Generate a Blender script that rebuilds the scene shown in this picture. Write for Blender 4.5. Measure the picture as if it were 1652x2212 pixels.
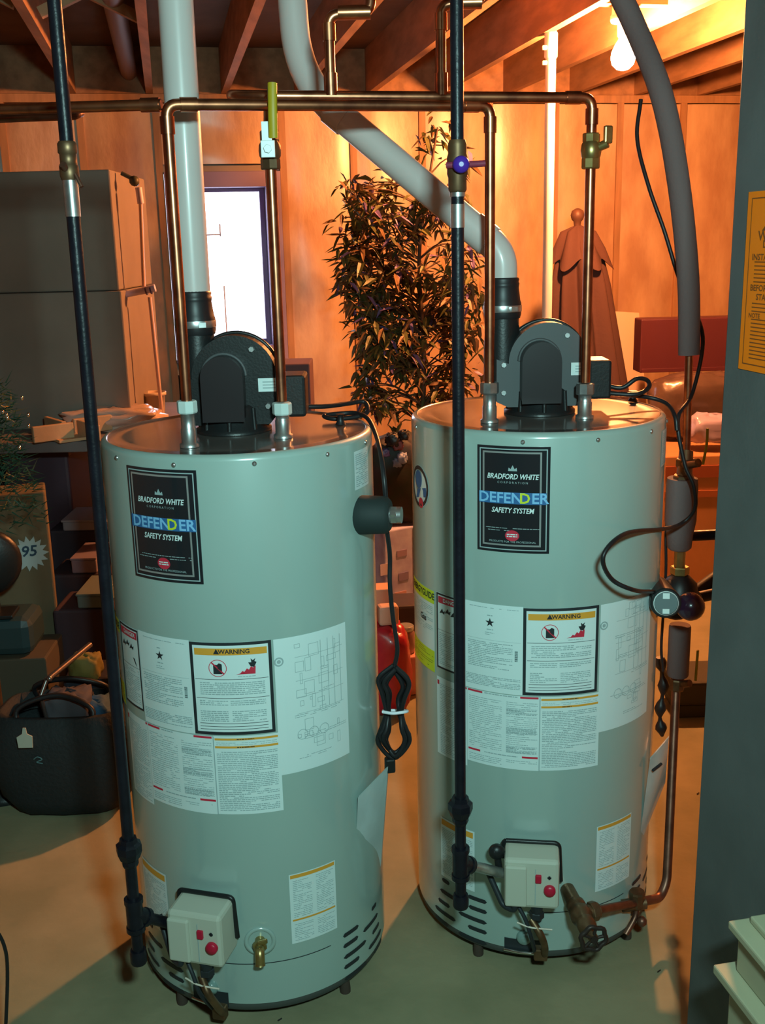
import bpy, bmesh, math, random
from mathutils import Vector, Matrix
random.seed(7)
for o in list(bpy.data.objects): bpy.data.objects.remove(o)
S = bpy.context.scene
COL = S.collection
rad = math.radians

# ------------------------------------------------------------------ camera
W, H, F = 1652, 2212, 2271.4
PITCH, ROLL, HC = .2501, -.0239, 1.60
_c, _s = math.cos(PITCH), math.sin(PITCH)
FW = Vector((0, _c, -_s)); UP0 = Vector((0, _s, _c)); RT0 = Vector((1, 0, 0))
RT = math.cos(ROLL)*RT0 + math.sin(ROLL)*UP0
UP = -math.sin(ROLL)*RT0 + math.cos(ROLL)*UP0
cd = bpy.data.cameras.new('camera'); cam = bpy.data.objects.new('camera', cd); COL.objects.link(cam)
cd.sensor_fit = 'VERTICAL'; cd.sensor_height = 36; cd.lens = 36*F/H
cd.clip_start = .05
M = Matrix((RT, UP, -FW)).transposed().to_4x4(); M.translation = Vector((0, 0, HC))
cam.matrix_world = M
S.camera = cam

# ------------------------------------------------------------------ world (daylight seen through the window)
wd = bpy.data.worlds.new('daylight'); S.world = wd; wd.use_nodes = True
nt = wd.node_tree; bg = nt.nodes['Background']
bg.inputs[0].default_value = (.80, .84, 1.0, 1); bg.inputs[1].default_value = 5.0

# ------------------------------------------------------------------ cool lamp above the camera side of the tanks
def area(name, loc, size, power, color, rot=(0, 0, 0)):
    l = bpy.data.lights.new(name, 'AREA'); l.shape = 'RECTANGLE'; l.size, l.size_y = size
    l.energy = power; l.color = color
    o = bpy.data.objects.new(name, l); COL.objects.link(o); o.location = loc; o.rotation_euler = rot
    return o
area('cool_lamp', (.20, .0, 1.90), (.14, .10), 41, (.58, 1.0, .95), (rad(76), 0, rad(3)))
BULB = (.99, 4.45, 2.30)
BULB_E = 3600.0

S.view_settings.view_transform = 'Standard'; S.view_settings.look = 'None'
S.view_settings.gamma = 1; S.view_settings.use_curve_mapping = False
S.view_settings.exposure = 0.0

# ------------------------------------------------------------------ helpers
def ray(px, py): return FW + (px-W/2)/F*RT + (H/2-py)/F*UP
def at(px, py, Y):
    d = ray(px, py); return Vector((0, 0, HC)) + d*(Y/d.y)
def atz(px, py, Z):
    d = ray(px, py); return Vector((0, 0, HC)) + d*((Z-HC)/d.z)
A = rad(11)                                   # the house is turned 11 degrees against the camera
def R(u, v, z=0): return Vector((u*math.cos(A)-v*math.sin(A), u*math.sin(A)+v*math.cos(A), z))
def uvz(P): return (P.x*math.cos(A)+P.y*math.sin(A), -P.x*math.sin(A)+P.y*math.cos(A), P.z)
def atv(px, py, v):
    d = ray(px, py); n = Vector((-math.sin(A), math.cos(A), 0))
    return Vector((0, 0, HC)) + d*(v/d.dot(n))

_mats = {}
def mat(name, col, rough=.6, metal=0., bump=0., bscale=60., var=0., vscale=8., coat=0., emit=0., trans=0., ior=1.45, spec=.5, col2=None, aniso=None, coat_rough=.1):
    if name in _mats: return _mats[name]
    m = bpy.data.materials.new(name); m.use_nodes = True; nt = m.node_tree; N = nt.nodes; L = nt.links
    b = N['Principled BSDF']
    b.inputs['Base Color'].default_value = (*col, 1); b.inputs['Roughness'].default_value = rough
    b.inputs['Metallic'].default_value = metal; b.inputs['Coat Weight'].default_value = coat
    b.inputs['Coat Roughness'].default_value = coat_rough
    if name == 'tank_enamel': b.inputs['Coat IOR'].default_value = 1.75
    b.inputs['IOR'].default_value = ior; b.inputs['Specular IOR Level'].default_value = spec
    if trans: b.inputs['Transmission Weight'].default_value = trans
    if emit:
        b.inputs['Emission Color'].default_value = (*col, 1); b.inputs['Emission Strength'].default_value = emit
    if var or bump:
        tc = N.new('ShaderNodeTexCoord'); mp = N.new('ShaderNodeMapping'); L.new(tc.outputs['Object'], mp.inputs[0])
        if aniso: mp.inputs['Scale'].default_value = aniso
    if var:
        n = N.new('ShaderNodeTexNoise'); n.inputs['Scale'].default_value = vscale; n.inputs['Detail'].default_value = 5
        L.new(mp.outputs[0], n.inputs[0])
        r = N.new('ShaderNodeValToRGB'); c2 = col2 or tuple(c*(1-var) for c in col)
        r.color_ramp.elements[0].position = .35; r.color_ramp.elements[1].position = .65
        r.color_ramp.elements[0].color = (*c2, 1); r.color_ramp.elements[1].color = (*col, 1)
        L.new(n.outputs[0], r.inputs[0]); L.new(r.outputs[0], b.inputs['Base Color'])
    if bump:
        n = N.new('ShaderNodeTexNoise'); n.inputs['Scale'].default_value = bscale; n.inputs['Detail'].default_value = 4
        L.new(mp.outputs[0], n.inputs[0])
        bp = N.new('ShaderNodeBump'); bp.inputs['Strength'].default_value = bump; bp.inputs['Distance'].default_value = .01
        L.new(n.outputs[0], bp.inputs['Height']); L.new(bp.outputs[0], b.inputs['Normal'])
    _mats[name] = m
    return m

class MB:
    def __init__(s): s.v = []; s.f = []; s.m = []; s.sm = []
    def add(s, vs, fs, mi=0, smooth=False):
        k = len(s.v); s.v += [Vector(v) for v in vs]
        for f in fs: s.f.append([k+i for i in f]); s.m.append(mi); s.sm.append(smooth)
    def box(s, c, d, rot=None, bev=0, mi=0, taper=1.):
        """box centred at c with full dims d; rot = z angle or 3x3 matrix; chamfered edges"""
        bm = bmesh.new(); bmesh.ops.create_cube(bm, size=1)
        for v in bm.verts:
            t = taper if v.co.z > 0 else 1
            v.co = Vector((v.co.x*d[0]*t, v.co.y*d[1]*t, v.co.z*d[2]))
        if bev: bmesh.ops.bevel(bm, geom=bm.edges[:], offset=bev, segments=2, affect='EDGES', profile=.5)
        Mx = Matrix.Rotation(rot, 3, 'Z') if isinstance(rot, (int, float)) else (rot or Matrix.Identity(3))
        bm.verts.index_update()
        s.add([Mx @ v.co + Vector(c) for v in bm.verts], [[v.index for v in f.verts] for f in bm.faces], mi)
        bm.free(); return s
    def tube(s, pts, r, n=14, mi=0, cap=True, smooth=True):
        pts = [Vector(p) for p in pts]; rr = r if isinstance(r, (list, tuple)) else [r]*len(pts)
        vs = []; fs = []; t0 = (pts[1]-pts[0]).normalized()
        a = Vector((0, 0, 1)) if abs(t0.z) < .9 else Vector((1, 0, 0)); x = t0.cross(a).normalized()
        for i, p in enumerate(pts):
            t = (pts[min(i+1, len(pts)-1)]-pts[max(i-1, 0)])
            if t.length < 1e-9: t = t0
            t = t.normalized(); x = (x-t*x.dot(t))
            x = x.normalized() if x.length > 1e-6 else t.orthogonal().normalized()
            y = t.cross(x)
            for k in range(n):
                q = 2*math.pi*k/n; vs.append(p+(x*math.cos(q)+y*math.sin(q))*rr[i])
        for i in range(len(pts)-1):
            for k in range(n):
                fs.append([i*n+k, i*n+(k+1) % n, (i+1)*n+(k+1) % n, (i+1)*n+k])
        s.add(vs, fs, mi, smooth)
        if cap:
            s.add(vs[:n], [list(range(n))[::-1]], mi); s.add(vs[-n:], [list(range(n))], mi)
        return s
    def lathe(s, c, prof, axis=(0, 0, 1), n=32, mi=0, smooth=True, cap=True):
        """prof: (radius, height along axis)"""
        ax = Vector(axis).normalized(); x = ax.orthogonal().normalized(); y = ax.cross(x); c = Vector(c)
        vs = []; fs = []
        for (r, h) in prof:
            for k in range(n):
                q = 2*math.pi*k/n; vs.append(c+ax*h+(x*math.cos(q)+y*math.sin(q))*max(r, 1e-5))
        for i in range(len(prof)-1):
            for k in range(n): fs.append([i*n+k, i*n+(k+1) % n, (i+1)*n+(k+1) % n, (i+1)*n+k])
        s.add(vs, fs, mi, smooth)
        if cap:
            s.add(vs[:n], [list(range(n))[::-1]], mi); s.add(vs[-n:], [list(range(n))], mi)
        return s
    def hexn(s, c, r, h, axis=(0, 0, 1), mi=0, n=6):
        return s.lathe(c, [(r*.92, -h/2), (r, -h/2+h*.12), (r, h/2-h*.12), (r*.92, h/2)], axis, n, mi, False)
    def prism(s, poly, o, ex, ey, ez, d, mi=0, smooth=False):
        """2D polygon extruded d along ez, in frame o,ex,ey"""
        o, ex, ey, ez = map(Vector, (o, ex, ey, ez)); n = len(poly)
        a = [o+ex*p[0]+ey*p[1] for p in poly]; b = [p+ez*d for p in a]
        s.add(a+b, [list(range(n))[::-1], list(range(n, 2*n))], mi)
        s.add(a+b, [[i, (i+1) % n, n+(i+1) % n, n+i] for i in range(n)], mi, smooth)
        return s
    def sphere(s, c, r, n=16, mi=0, sc=(1, 1, 1)):
        c = Vector(c); m = n//2; vs = []; fs = []
        for i in range(m+1):
            t = math.pi*i/m
            for k in range(n):
                q = 2*math.pi*k/n
                vs.append(c+Vector((r*math.sin(t)*math.cos(q)*sc[0], r*math.sin(t)*math.sin(q)*sc[1], r*math.cos(t)*sc[2])))
        for i in range(m):
            for k in range(n): fs.append([i*n+k, (i+1)*n+k, (i+1)*n+(k+1) % n, i*n+(k+1) % n])
        s.add(vs, fs, mi, True); return s
    def build(s, name, mats, parent=None, origin=None):
        if not isinstance(mats, (list, tuple)): mats = [mats]
        if parent is not None: o0 = WL[parent.name]
        elif origin is not None: o0 = Vector(origin)
        else:
            xs = [v.x for v in s.v]; ys = [v.y for v in s.v]; zs = [v.z for v in s.v]
            o0 = Vector(((min(xs)+max(xs))/2, (min(ys)+max(ys))/2, min(zs)))
        me = bpy.data.meshes.new(name)
        me.from_pydata([v-o0 for v in s.v], [], s.f)
        for m in mats: me.materials.append(m)
        me.polygons.foreach_set('material_index', s.m); me.polygons.foreach_set('use_smooth', s.sm)
        me.validate(); me.update()
        bm = bmesh.new(); bm.from_mesh(me)
        bmesh.ops.recalc_face_normals(bm, faces=bm.faces) if not getattr(s, 'keep', False) else None
        bm.to_mesh(me); bm.free()
        o = bpy.data.objects.new(name, me); COL.objects.link(o)
        if parent is not None: o.parent = parent
        else: o.location = o0
        WL[o.name] = o0
        return o
WL = {}
def tag(o, label, cat, group=None, kind=None):
    if label: o['label'] = label
    if cat: o['category'] = cat
    if group: o['group'] = group
    if kind: o['kind'] = kind
    return o
def thing(name, label, cat, loc, group=None):
    o = bpy.data.objects.new(name, None); COL.objects.link(o); o.location = loc; o.empty_display_size = .05
    WL[o.name] = Vector(loc); return tag(o, label, cat, group)
def struct(o): o['kind'] = 'structure'; return o
def spl(pts, k=8):
    """Catmull-Rom through the points"""
    P = [Vector(p) for p in pts]; P = [2*P[0]-P[1]]+P+[2*P[-1]-P[-2]]; out = []
    for i in range(1, len(P)-2):
        a, b, c, d = P[i-1:i+3]
        for j in range(k):
            t = j/k
            out.append(.5*((2*b)+(c-a)*t+(2*a-5*b+4*c-d)*t*t+(3*b-a-3*c+d)*t**3))
    out.append(P[-2]); return out
def bend(pts, r=.03, k=6):
    """polyline with rounded corners"""
    P = [Vector(p) for p in pts]; out = [P[0]]
    for i in range(1, len(P)-1):
        a = (P[i-1]-P[i]); b = (P[i+1]-P[i]); q = min(r, a.length*.45, b.length*.45)
        A0 = P[i]+a.normalized()*q; B0 = P[i]+b.normalized()*q
        for j in range(k+1):
            t = j/k; out.append((1-t)**2*A0+2*t*(1-t)*P[i]+t*t*B0)
    out.append(P[-1]); return out
def text2d(txt, size, bold=False, shear=0, align='CENTER', sx=1.):
    cu = bpy.data.curves.new('t', 'FONT'); cu.body = txt; cu.size = size; cu.shear = shear
    cu.align_x = align; cu.align_y = 'CENTER'; cu.resolution_u = 2
    if bold: cu.offset = size*.022
    ob = bpy.data.objects.new('t', cu); COL.objects.link(ob)
    dg = bpy.context.evaluated_depsgraph_get(); dg.update()
    me = ob.evaluated_get(dg).to_mesh()
    vs = [(v.co.x*sx, v.co.y) for v in me.vertices]; fs = [list(p.vertices) for p in me.polygons]
    ob.evaluated_get(dg).to_mesh_clear(); bpy.data.objects.remove(ob); bpy.data.curves.remove(cu)
    return vs, fs

# ------------------------------------------------------------------ materials
m_tank = mat('tank_enamel', (.35, .47, .435), .38, spec=.5, var=.05, vscale=3, coat=1.0, coat_rough=.14)
m_top = mat('tank_top_enamel', (.13, .11, .10), .22, coat=.5, coat_rough=.12, var=.2, vscale=10)
m_black = mat('black_plastic', (.012, .013, .014), .38, bump=.05, bscale=200)
m_grey_pl = mat('charcoal_plastic', (.075, .08, .085), .5)
m_rub = mat('black_rubber', (.014, .013, .015), .42)
m_pvc = mat('white_pvc', (.62, .56, .54), .35, var=.06, vscale=6, coat=.3)
m_pvc_b = mat('bright_pvc', (.85, .82, .75), .4)
m_cu = mat('copper', (.60, .24, .12), .32, 1., var=.35, vscale=25, col2=(.32, .12, .07))
m_cu_old = mat('brown_copper', (.26, .12, .08), .42, .8, var=.4, vscale=30)
m_brass = mat('brass', (.50, .36, .14), .35, .9, var=.3, vscale=30)
m_brass_d = mat('tarnished_brass', (.24, .14, .075), .45, .8, var=.4, vscale=30)
m_steel = mat('galvanised_steel', (.62, .64, .64), .32, .9, var=.25, vscale=60)
m_chrome = mat('chrome', (.85, .87, .87), .12, 1.)
m_iron = mat('black_iron', (.010, .010, .016), .36, .0, var=.3, vscale=40, bump=.08, bscale=120, spec=.35)
m_white = mat('label_paper', (.70, .82, .82), .45, coat=.8)
m_ink = mat('label_ink', (.33, .43, .44), .6)
m_inkd = mat('black_ink', (.02, .025, .03), .5)
m_red = mat('red_ink', (.60, .03, .06), .5)
m_org = mat('orange_ink', (.75, .34, .04), .5)
m_yel = mat('yellow_ink', (.62, .72, .03), .5)
m_blue = mat('blue_ink', (.03, .13, .33), .5)
m_badge = mat('badge_black', (.018, .02, .024), .2, coat=.6)
m_silver = mat('silver_foil', (.55, .58, .58), .25, .6)
m_box = mat('valve_housing', (.52, .53, .44), .5)
m_btn = mat('red_plastic', (.50, .01, .04), .35)
m_insul = mat('foam_insulation', (.165, .115, .115), .85, bump=.15, bscale=150)
m_wood = mat('lumber', (.50, .31, .17), .7, var=.3, vscale=6, bump=.1, bscale=40)
m_card = mat('cardboard', (.40, .27, .17), .8, var=.12, vscale=5)
m_card_g = mat('grey_cardboard', (.24, .19, .155), .85, var=.15, vscale=4)

def cyl_pt(T, a, z, off=0.0, RR=.28):
    a = rad(a); return Vector((T[0]+(RR+off)*math.sin(a), T[1]-(RR+off)*math.cos(a), z))
def patch(mb, T, a0, a1, z0, z1, off=.0008, mi=0, step=3., thick=True):
    n = max(1, int(math.ceil(abs(a1-a0)/step))); vs = []; fs = []
    for i in range(n+1):
        a = a0+(a1-a0)*i/n
        vs += [cyl_pt(T, a, z0, off), cyl_pt(T, a, z1, off)]
    for i in range(n): fs.append([2*i, 2*i+2, 2*i+3, 2*i+1])
    mb.add(vs, fs, mi, True)
DEG = 180/math.pi/.28                                      # degrees per metre of arc
def ctext(mb, T, a, z, txt, size, mi, off=.0016, **k):
    vs, fs = text2d(txt, size, **k)
    mb.add([cyl_pt(T, a+x*DEG, z+y, off) for x, y in vs], fs, mi)
def lines(mb, T, a0, a1, z0, z1, mi, pitch=.0042, h=.0013, off=.0014, dens=.86):
    z = z1-pitch*.6
    while z > z0+pitch*.3:
        a = a0; end = a1 if random.random() > .22 else a0+(a1-a0)*random.uniform(.3, .9)
        while a < end:
            w = random.uniform(.5, 2.2)
            if random.random() < dens: patch(mb, T, a, min(a+w, end), z-h/2, z+h/2, off, mi, 4)
            a += w+.25
        z -= pitch
def cpoly(mb, T, a, z, pts, mi, off=.0016):
    mb.add([cyl_pt(T, a+x*DEG, z+y, off) for x, y in pts], [list(range(len(pts)))], mi)
def circ(r, n=20, sx=1): return [(r*sx*math.cos(2*math.pi*i/n), r*math.sin(2*math.pi*i/n)) for i in range(n)]
def cring(mb, T, a, z, r0, r1, mi, off=.0016, n=28, sx=1):
    P = [cyl_pt(T, a+r*sx*math.cos(2*math.pi*i/n)*DEG, z+r*math.sin(2*math.pi*i/n), off) for r in (r0, r1) for i in range(n)]
    mb.add(P, [[i, (i+1) % n, n+(i+1) % n, n+i] for i in range(n)], mi)
def frame(mb, T, a0, a1, z0, z1, w, mi, off=.0014):
    wa = w*DEG
    patch(mb, T, a0, a1, z1-w, z1, off, mi); patch(mb, T, a0, a1, z0, z0+w, off, mi)
    patch(mb, T, a0, a0+wa, z0, z1, off, mi); patch(mb, T, a1-wa, a1, z0, z1, off, mi)
PM = [m_white, m_ink, m_inkd, m_red, m_org, m_yel, m_blue, m_badge, m_silver, m_brass, mat('light_blue_ink', (.22, .50, .80), .5)]

# ================================================================== ROOM
ZJ, ZD, VW = 2.42, 2.66, 6.30
U0, U1, V0 = -3.4, 4.2, -2.6
def rbox(mb, u0, u1, v0, v1, z0, z1, mi=0, bev=0):
    mb.box(R((u0+u1)/2, (v0+v1)/2, (z0+z1)/2), (abs(u1-u0), abs(v1-v0), abs(z1-z0)), A, bev, mi)
def concrete():
    m = mat('concrete_floor', (.31, .28, .165), .85, var=.2, vscale=5, col2=(.23, .22, .125), bump=.15, bscale=30)
    return m
b = MB(); rbox(b, U0, U1, V0, VW, -.1, 0); struct(b.build('floor', concrete()))
m_deck = mat('subfloor_boards', (.16, .10, .065), .85, var=.3, vscale=3, bump=.1)
b = MB(); rbox(b, U0, U1, V0, VW, ZD, ZD+.03); ceil = struct(b.build('ceiling', m_deck))
m_joist = mat('joist_lumber', (.40, .21, .11), .75, var=.35, vscale=3, aniso=(6, 1, 6), bump=.1)
pitch = .406; k = -8
while True:
    u = 1.60+pitch*k
    if u > U1-.05: break
    if u > U0+.05:
        b = MB(); rbox(b, u-.019, u+.019, V0+.02, VW-.05, ZJ, ZD-.001); b.build('joist', m_joist, ceil)
    k += 1
b = MB(); rbox(b, U0, U1, VW-.05, VW-.005, ZJ, ZD-.001); b.build('rim_joist', m_joist, ceil)
# cross bridging between two joists, seen at top left
for (ua, ub, v) in ((-.43+.022, -.024+.0, 4.4), (.386+.02, .79-.02, 3.7), (-.836+.02, -.43-.02, 4.2)):
    for s in (0, 1):
        p0, p1 = R(ua+.0, v, ZJ+.03), R(ub-.0, v, ZD-.03)
        if s: p0, p1 = R(ua, v+.05, ZD-.03), R(ub, v+.05, ZJ+.03)
        b = MB(); d = (p1-p0); x = d.normalized(); y = R(0, 1).normalized(); z = x.cross(y)
        b.box((p0+p1)/2, (d.length-.03, .038, .038), Matrix((x, y, z)).transposed()); b.build('bridging', m_wood, ceil)

# back wall: studs, insulation batts behind plastic film, window opening
def film():
    m = mat('plastic_covered_batt', (.66, .45, .28), .42, var=.28, vscale=4.5, col2=(.46, .27, .16), bump=.7, bscale=9, coat=.5, coat_rough=.25, aniso=(1.4, 1, .6))
    return m
m_film = film()
m_studw = mat('stud_lumber', (.46, .25, .13), .7, var=.25, vscale=4, aniso=(8, 8, 1))
b = MB()
wl = uvz(atv(431, 372, VW)); wr = uvz(atv(603, 372, VW)); zt = wl[2]; WU0, WU1 = wl[0]-.20, wr[0]; WZ1 = zt; WZ0 = .95
rbox(b, U0, WU0, VW+.0, VW+.15, 0, ZD); rbox(b, WU1, U1, VW, VW+.15, 0, ZD)
rbox(b, WU0, WU1, VW, VW+.15, WZ1, ZD); rbox(b, WU0, WU1, VW, VW+.15, 0, WZ0)
wall = struct(b.build('wall_back', mat('foundation_wall', (.35, .3, .26), .9)))
def batt(u0, u1, z0, z1):
    if u1-u0 < .03: return
    n, m2 = 8, 14; vs = []; fs = []
    ph = random.uniform(0, 9)
    for j in range(m2+1):
        for i in range(n+1):
            s = i/n; t = j/m2
            bul = .014*math.sin(math.pi*s)**.6 + .006*math.sin(7*t+ph+3*s)*math.sin(math.pi*s)
            vs.append(R(u0+(u1-u0)*s, VW-.035-bul, z0+(z1-z0)*t))
    for j in range(m2):
        for i in range(n): fs.append([j*(n+1)+i, j*(n+1)+i+1, (j+1)*(n+1)+i+1, (j+1)*(n+1)+i])
    b = MB(); b.add(vs, fs, 0, True); b.keep = True; b.build('insulation_batt', m_film, wall)
us = [WU1+.02+.406*i for i in range(0, 8)]; us = [u for u in us if u < U1-.02]
ul = [WU0-.02-.406*i for i in range(0, 8)]; ul = [u for u in ul if u > U0+.02]
for u in us+ul:
    b = MB(); rbox(b, u-.019, u+.019, VW-.05, VW, 0, ZJ-.04); b.build('stud', m_studw, wall)
for seq in (us, ul[::-1]):
    for a0, a1 in zip(seq, seq[1:]): batt(a0+.019, a1-.019, .04, ZJ-.05)
batt(us[-1]+.019, U1, .04, ZJ-.05); batt(U0, ul[-1]-.019, .04, ZJ-.05)
batt(WU0+.0, WU1, WZ1+.04, ZJ-.05); batt(WU0, WU1, .04, WZ0-.04)
b = MB(); rbox(b, U0, U1, VW-.055, VW, ZJ-.045, ZJ-.002); b.build('top_plate', m_studw, wall)
b = MB(); rbox(b, U0, U1, VW-.055, VW, 0.001, .038); b.build('bottom_plate', m_studw, wall)
for (nm, a, c) in (('wall_left', (U0-.1, U0, V0, VW), 0), ('wall_right', (U1, U1+.1, V0, VW), 0), ('wall_front', (U0, U1, V0-.1, V0), 0)):
    b = MB(); rbox(b, *a, 0, ZD); struct(b.build(nm, mat('dim_block_wall', (.30, .24, .20), .85, var=.2, bump=.2, bscale=15)))

# window: purple-grey jamb, glass, faint muntins
m_jamb = mat('window_jamb', (.30, .22, .38), .5)
m_mun = mat('muntin_white', (.82, .84, .9), .4)
b = MB(); j = .085; d0, d1 = VW-.06, VW+.14
for (u0, u1, z0, z1) in ((WU0, WU0+j, WZ0, WZ1), (WU1-j, WU1, WZ0, WZ1), (WU0+j, WU1-j, WZ1-j, WZ1), (WU0+j, WU1-j, WZ0, WZ0+j)):
    rbox(b, u0+.001, u1-.001, d0, d1, z0, z1, 0, .003)
win = struct(b.build('window_1', m_jamb))
b = MB(); e = .03
GU0, GU1, GZ0, GZ1 = WU0+j, WU1-j, WZ0+j, WZ1-j
for (u0, u1, z0, z1) in ((GU0, GU0+e, GZ0, GZ1), (GU1-e, GU1, GZ0, GZ1), (GU0+e, GU1-e, GZ1-e*.7, GZ1), (GU0+e, GU1-e, GZ0, GZ0+e)):
    rbox(b, u0, u1, VW+.06, VW+.09, z0, z1, 0, .003)
b.build('window_frame', m_jamb, win)
b = MB(); rbox(b, GU0+.01, GU1-.01, VW+.072, VW+.077, GZ0+.01, GZ1-.01)
gm = mat('window_glass', (1, 1, 1), .0, trans=1., ior=1.1); b.build('pane', gm, win)
um = uvz(atv(484, 600, VW))[0]
b = MB(); rbox(b, um-.004, um+.004, VW+.062, VW+.07, GZ0+.03, uvz(atv(484, 618, VW))[2]); b.build('muntin', m_mun, win)
z1_ = uvz(atv(460, 507, VW))[2]
b = MB(); rbox(b, GU0+.03, uvz(atv(478, 507, VW))[0], VW+.062, VW+.07, z1_-.004, z1_+.004); b.build('muntin', m_mun, win)
b = MB(); u_ = uvz(atv(477, 507, VW))[0]; rbox(b, u_-.004, u_+.004, VW+.062, VW+.07, z1_-.01, z1_+.06); b.build('muntin', m_mun, win)

# ================================================================== WATER HEATERS
T1, T2 = (-.298, 2.1745), (.349, 2.3232)
ZT, ZB = 1.23, .03
def stadium(mb, T, a0, a1, z, r, off, mi):
    ra = r*DEG; pts = []
    for i in range(9): q = math.pi/2+math.pi*i/8; pts.append((a0+ra+ra*math.cos(q), z+r*math.sin(q)))
    n = 6
    for i in range(1, n): pts.append((a0+ra+(a1-a0-2*ra)*i/n, z-r))
    for i in range(9): q = -math.pi/2+math.pi*i/8; pts.append((a1-ra+ra*math.cos(q), z+r*math.sin(q)))
    for i in range(1, n): pts.append((a1-ra-(a1-a0-2*ra)*i/n, z+r))
    outer = [cyl_pt(T, a, zz, off) for a, zz in pts]
    # slot built as quads strip
    n2 = 10; vs = []; fs = []
    for i in range(n2+1):
        a = a0+(a1-a0)*i/n2; dx = min(a-a0, a1-a)
        h = r*math.sqrt(max(0, 1-((ra-dx)/ra)**2)) if dx < ra else r
        vs += [cyl_pt(T, a, z-h, off), cyl_pt(T, a, z+h, off)]
    for i in range(n2): fs.append([2*i, 2*i+2, 2*i+3, 2*i+1])
    mb.add(vs, fs, mi)
    # raised lip
    ins = outer; out2 = [cyl_pt(T, a, zz, off+.001) for a, zz in pts]
def heater(T, rot, label, badge_a, extra):
    root = thing('water_heater', label, 'water heater', (T[0], T[1], 0), 'pair of gas water heaters')
    # jacket with rounded top rim
    b = MB(); R_ = .28
    prof = [(R_, ZB+.022), (R_, ZB+.3), (R_, .7), (R_, ZT-.012), (R_-.0015, ZT-.006), (R_-.006, ZT-.001), (R_-.012, ZT)]
    b.lathe((*T, 0), prof, n=128, cap=False); b.build('jacket', m_tank, root)
    b = MB(); b.lathe((*T, 0), [(R_-.0125, ZT+.0), (R_-.015, ZT-.002), (R_-.05, ZT-.001), (.001, ZT+.001)], n=96, cap=False); b.build('top_cover', m_top, root)
    b = MB(); b.lathe((*T, 0), [(.02, ZB), (R_-.012, ZB), (R_-.004, ZB+.004), (R_-.004, ZB+.024)], n=96, cap=False); b.build('base_ring', mat('dark_base', (.09, .10, .095), .6), root)
    for a in (-35, 50, 170):
        p = cyl_pt(T, a+rot, 0, -.016)
        b = MB(); b.lathe((p.x, p.y, 0), [(.012, 0), (.012, .010), (.010, .030)], n=14); b.build('foot', mat('foot_brown', (.06, .04, .03), .7), root)
    # screws round the rim
    for a in (-45, -14, 17, 48, 76, -76):
        p = cyl_pt(T, a+rot, ZT-.018); n = Vector((p.x-T[0], p.y-T[1], 0)).normalized()
        b = MB(); b.lathe(p, [(.0048, 0), (.0045, .002), (.002, .0035)], n, 10); b.build('screw', m_steel, root)
    # vent slots
    G = [(-55.3, -50, .161), (-57, -42, .13), (-58.5, -50, .10), (-61.5, -46, .073), (-61.6, -51, .047),
         (-38.9, -28.7, .155), (-38.4, -28.6, .129), (-44.4, -28.6, .101), (-38.9, -28.6, .076), (-44.4, -28.6, .047)]
    G2 = [(-a1-0, -a0-0, z) for a0, a1, z in G]
    for (a0, a1, z) in G:
        b = MB(); stadium(b, T, a0+rot, a1+rot, z, .0052, .0007, 0); b.build('vent_slot', m_inkd, root)
    for (a0, a1, z) in G2:
        b = MB(); stadium(b, T, a0+rot+18, a1+rot+18, z, .0052, .0007, 0); b.build('vent_slot', m_inkd, root)
    # access panel seam
    b = MB(); patch(b, T, -10+rot, 40+rot, .1485, .1505, .0006, 0); b.build('panel_seam', m_inkd, root)
    # ---- badge
    a0, a1, z0, z1 = badge_a[0], badge_a[1], .983, 1.203
    b = MB(); am = (a0+a1)/2
    patch(b, T, a0, a1, z0, z1, .0020, 7)
    # edge of raised badge
    for (x0, x1, y0, y1) in ((a0, a1, z1, z1), (a0, a1, z0, z0)):
        n = 12; vs = []
        for i in range(n+1): a = x0+(x1-x0)*i/n; vs += [cyl_pt(T, a, y0, 0), cyl_pt(T, a, y0, .002)]
        b.add(vs, [[2*i, 2*i+2, 2*i+3, 2*i+1] for i in range(n)], 7)
    for aa in (a0, a1): b.add([cyl_pt(T, aa, z0, 0), cyl_pt(T, aa, z1, 0), cyl_pt(T, aa, z1, .002), cyl_pt(T, aa, z0, .002)], [[0, 1, 2, 3]], 7)
    frame(b, T, a0+1.1, a1-1.1, z0+.005, z1-.005, .0022, 1, .0026)
    frame(b, T, a0+2.5, a1-3.4, z0+.0135, z1-.011, .0036, 8, .0026)
    o = .0027
    ctext(b, T, am-.2, z1-.062, 'BRADFORD WHITE', .0150, 0, o, bold=True, shear=.25, sx=.80)
    ctext(b, T, am, z1-.074, 'C O R P O R A T I O N', .0062, 1, o)
    cpoly(b, T, am, z1-.044, [(-.009, -.006), (.009, -.006), (.008, .001), (.004, -.002), (.0, .006), (-.004, -.002), (-.008, .001)], 1, o)
    patch(b, T, a0+.9, a1-1.3, z1-.1180, z1-.0940, .0028, 6)
    ctext(b, T, am+.1, z1-.1065, 'DEFEN  ER', .0300, 10, .0032, bold=True, sx=1.02)
    ctext(b, T, am+5.1, z1-.1065, 'D', .0300, 5, .0034, bold=True, sx=.98)
    ctext(b, T, am, z1-.132, 'SAFETY SYSTEM', .0150, 0, o, bold=True, shear=.2, sx=.82)
    lines(b, T, a0+4, a1-4, z1-.178, z1-.166, 1, .005, .0012, o)
    cpoly(b, T, am, z1-.184, circ(.0115, 20, 1.25), 3, .0030)
    lines(b, T, am-2.2, am+2.2, z1-.190, z1-.179, 0, .0042, .0022, .0034, .9)
    ctext(b, T, am, z0+.0225, 'PRODUCTS FOR THE PROFESSIONAL', .0058, 1, o)
    b.build('brand_badge', PM, root)
    r = rot
    # ---- danger label
    def D(x): return x+r
    b = MB(); patch(b, T, D(-57.2), D(-39.9), .690, .865, .0009, 0)
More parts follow.
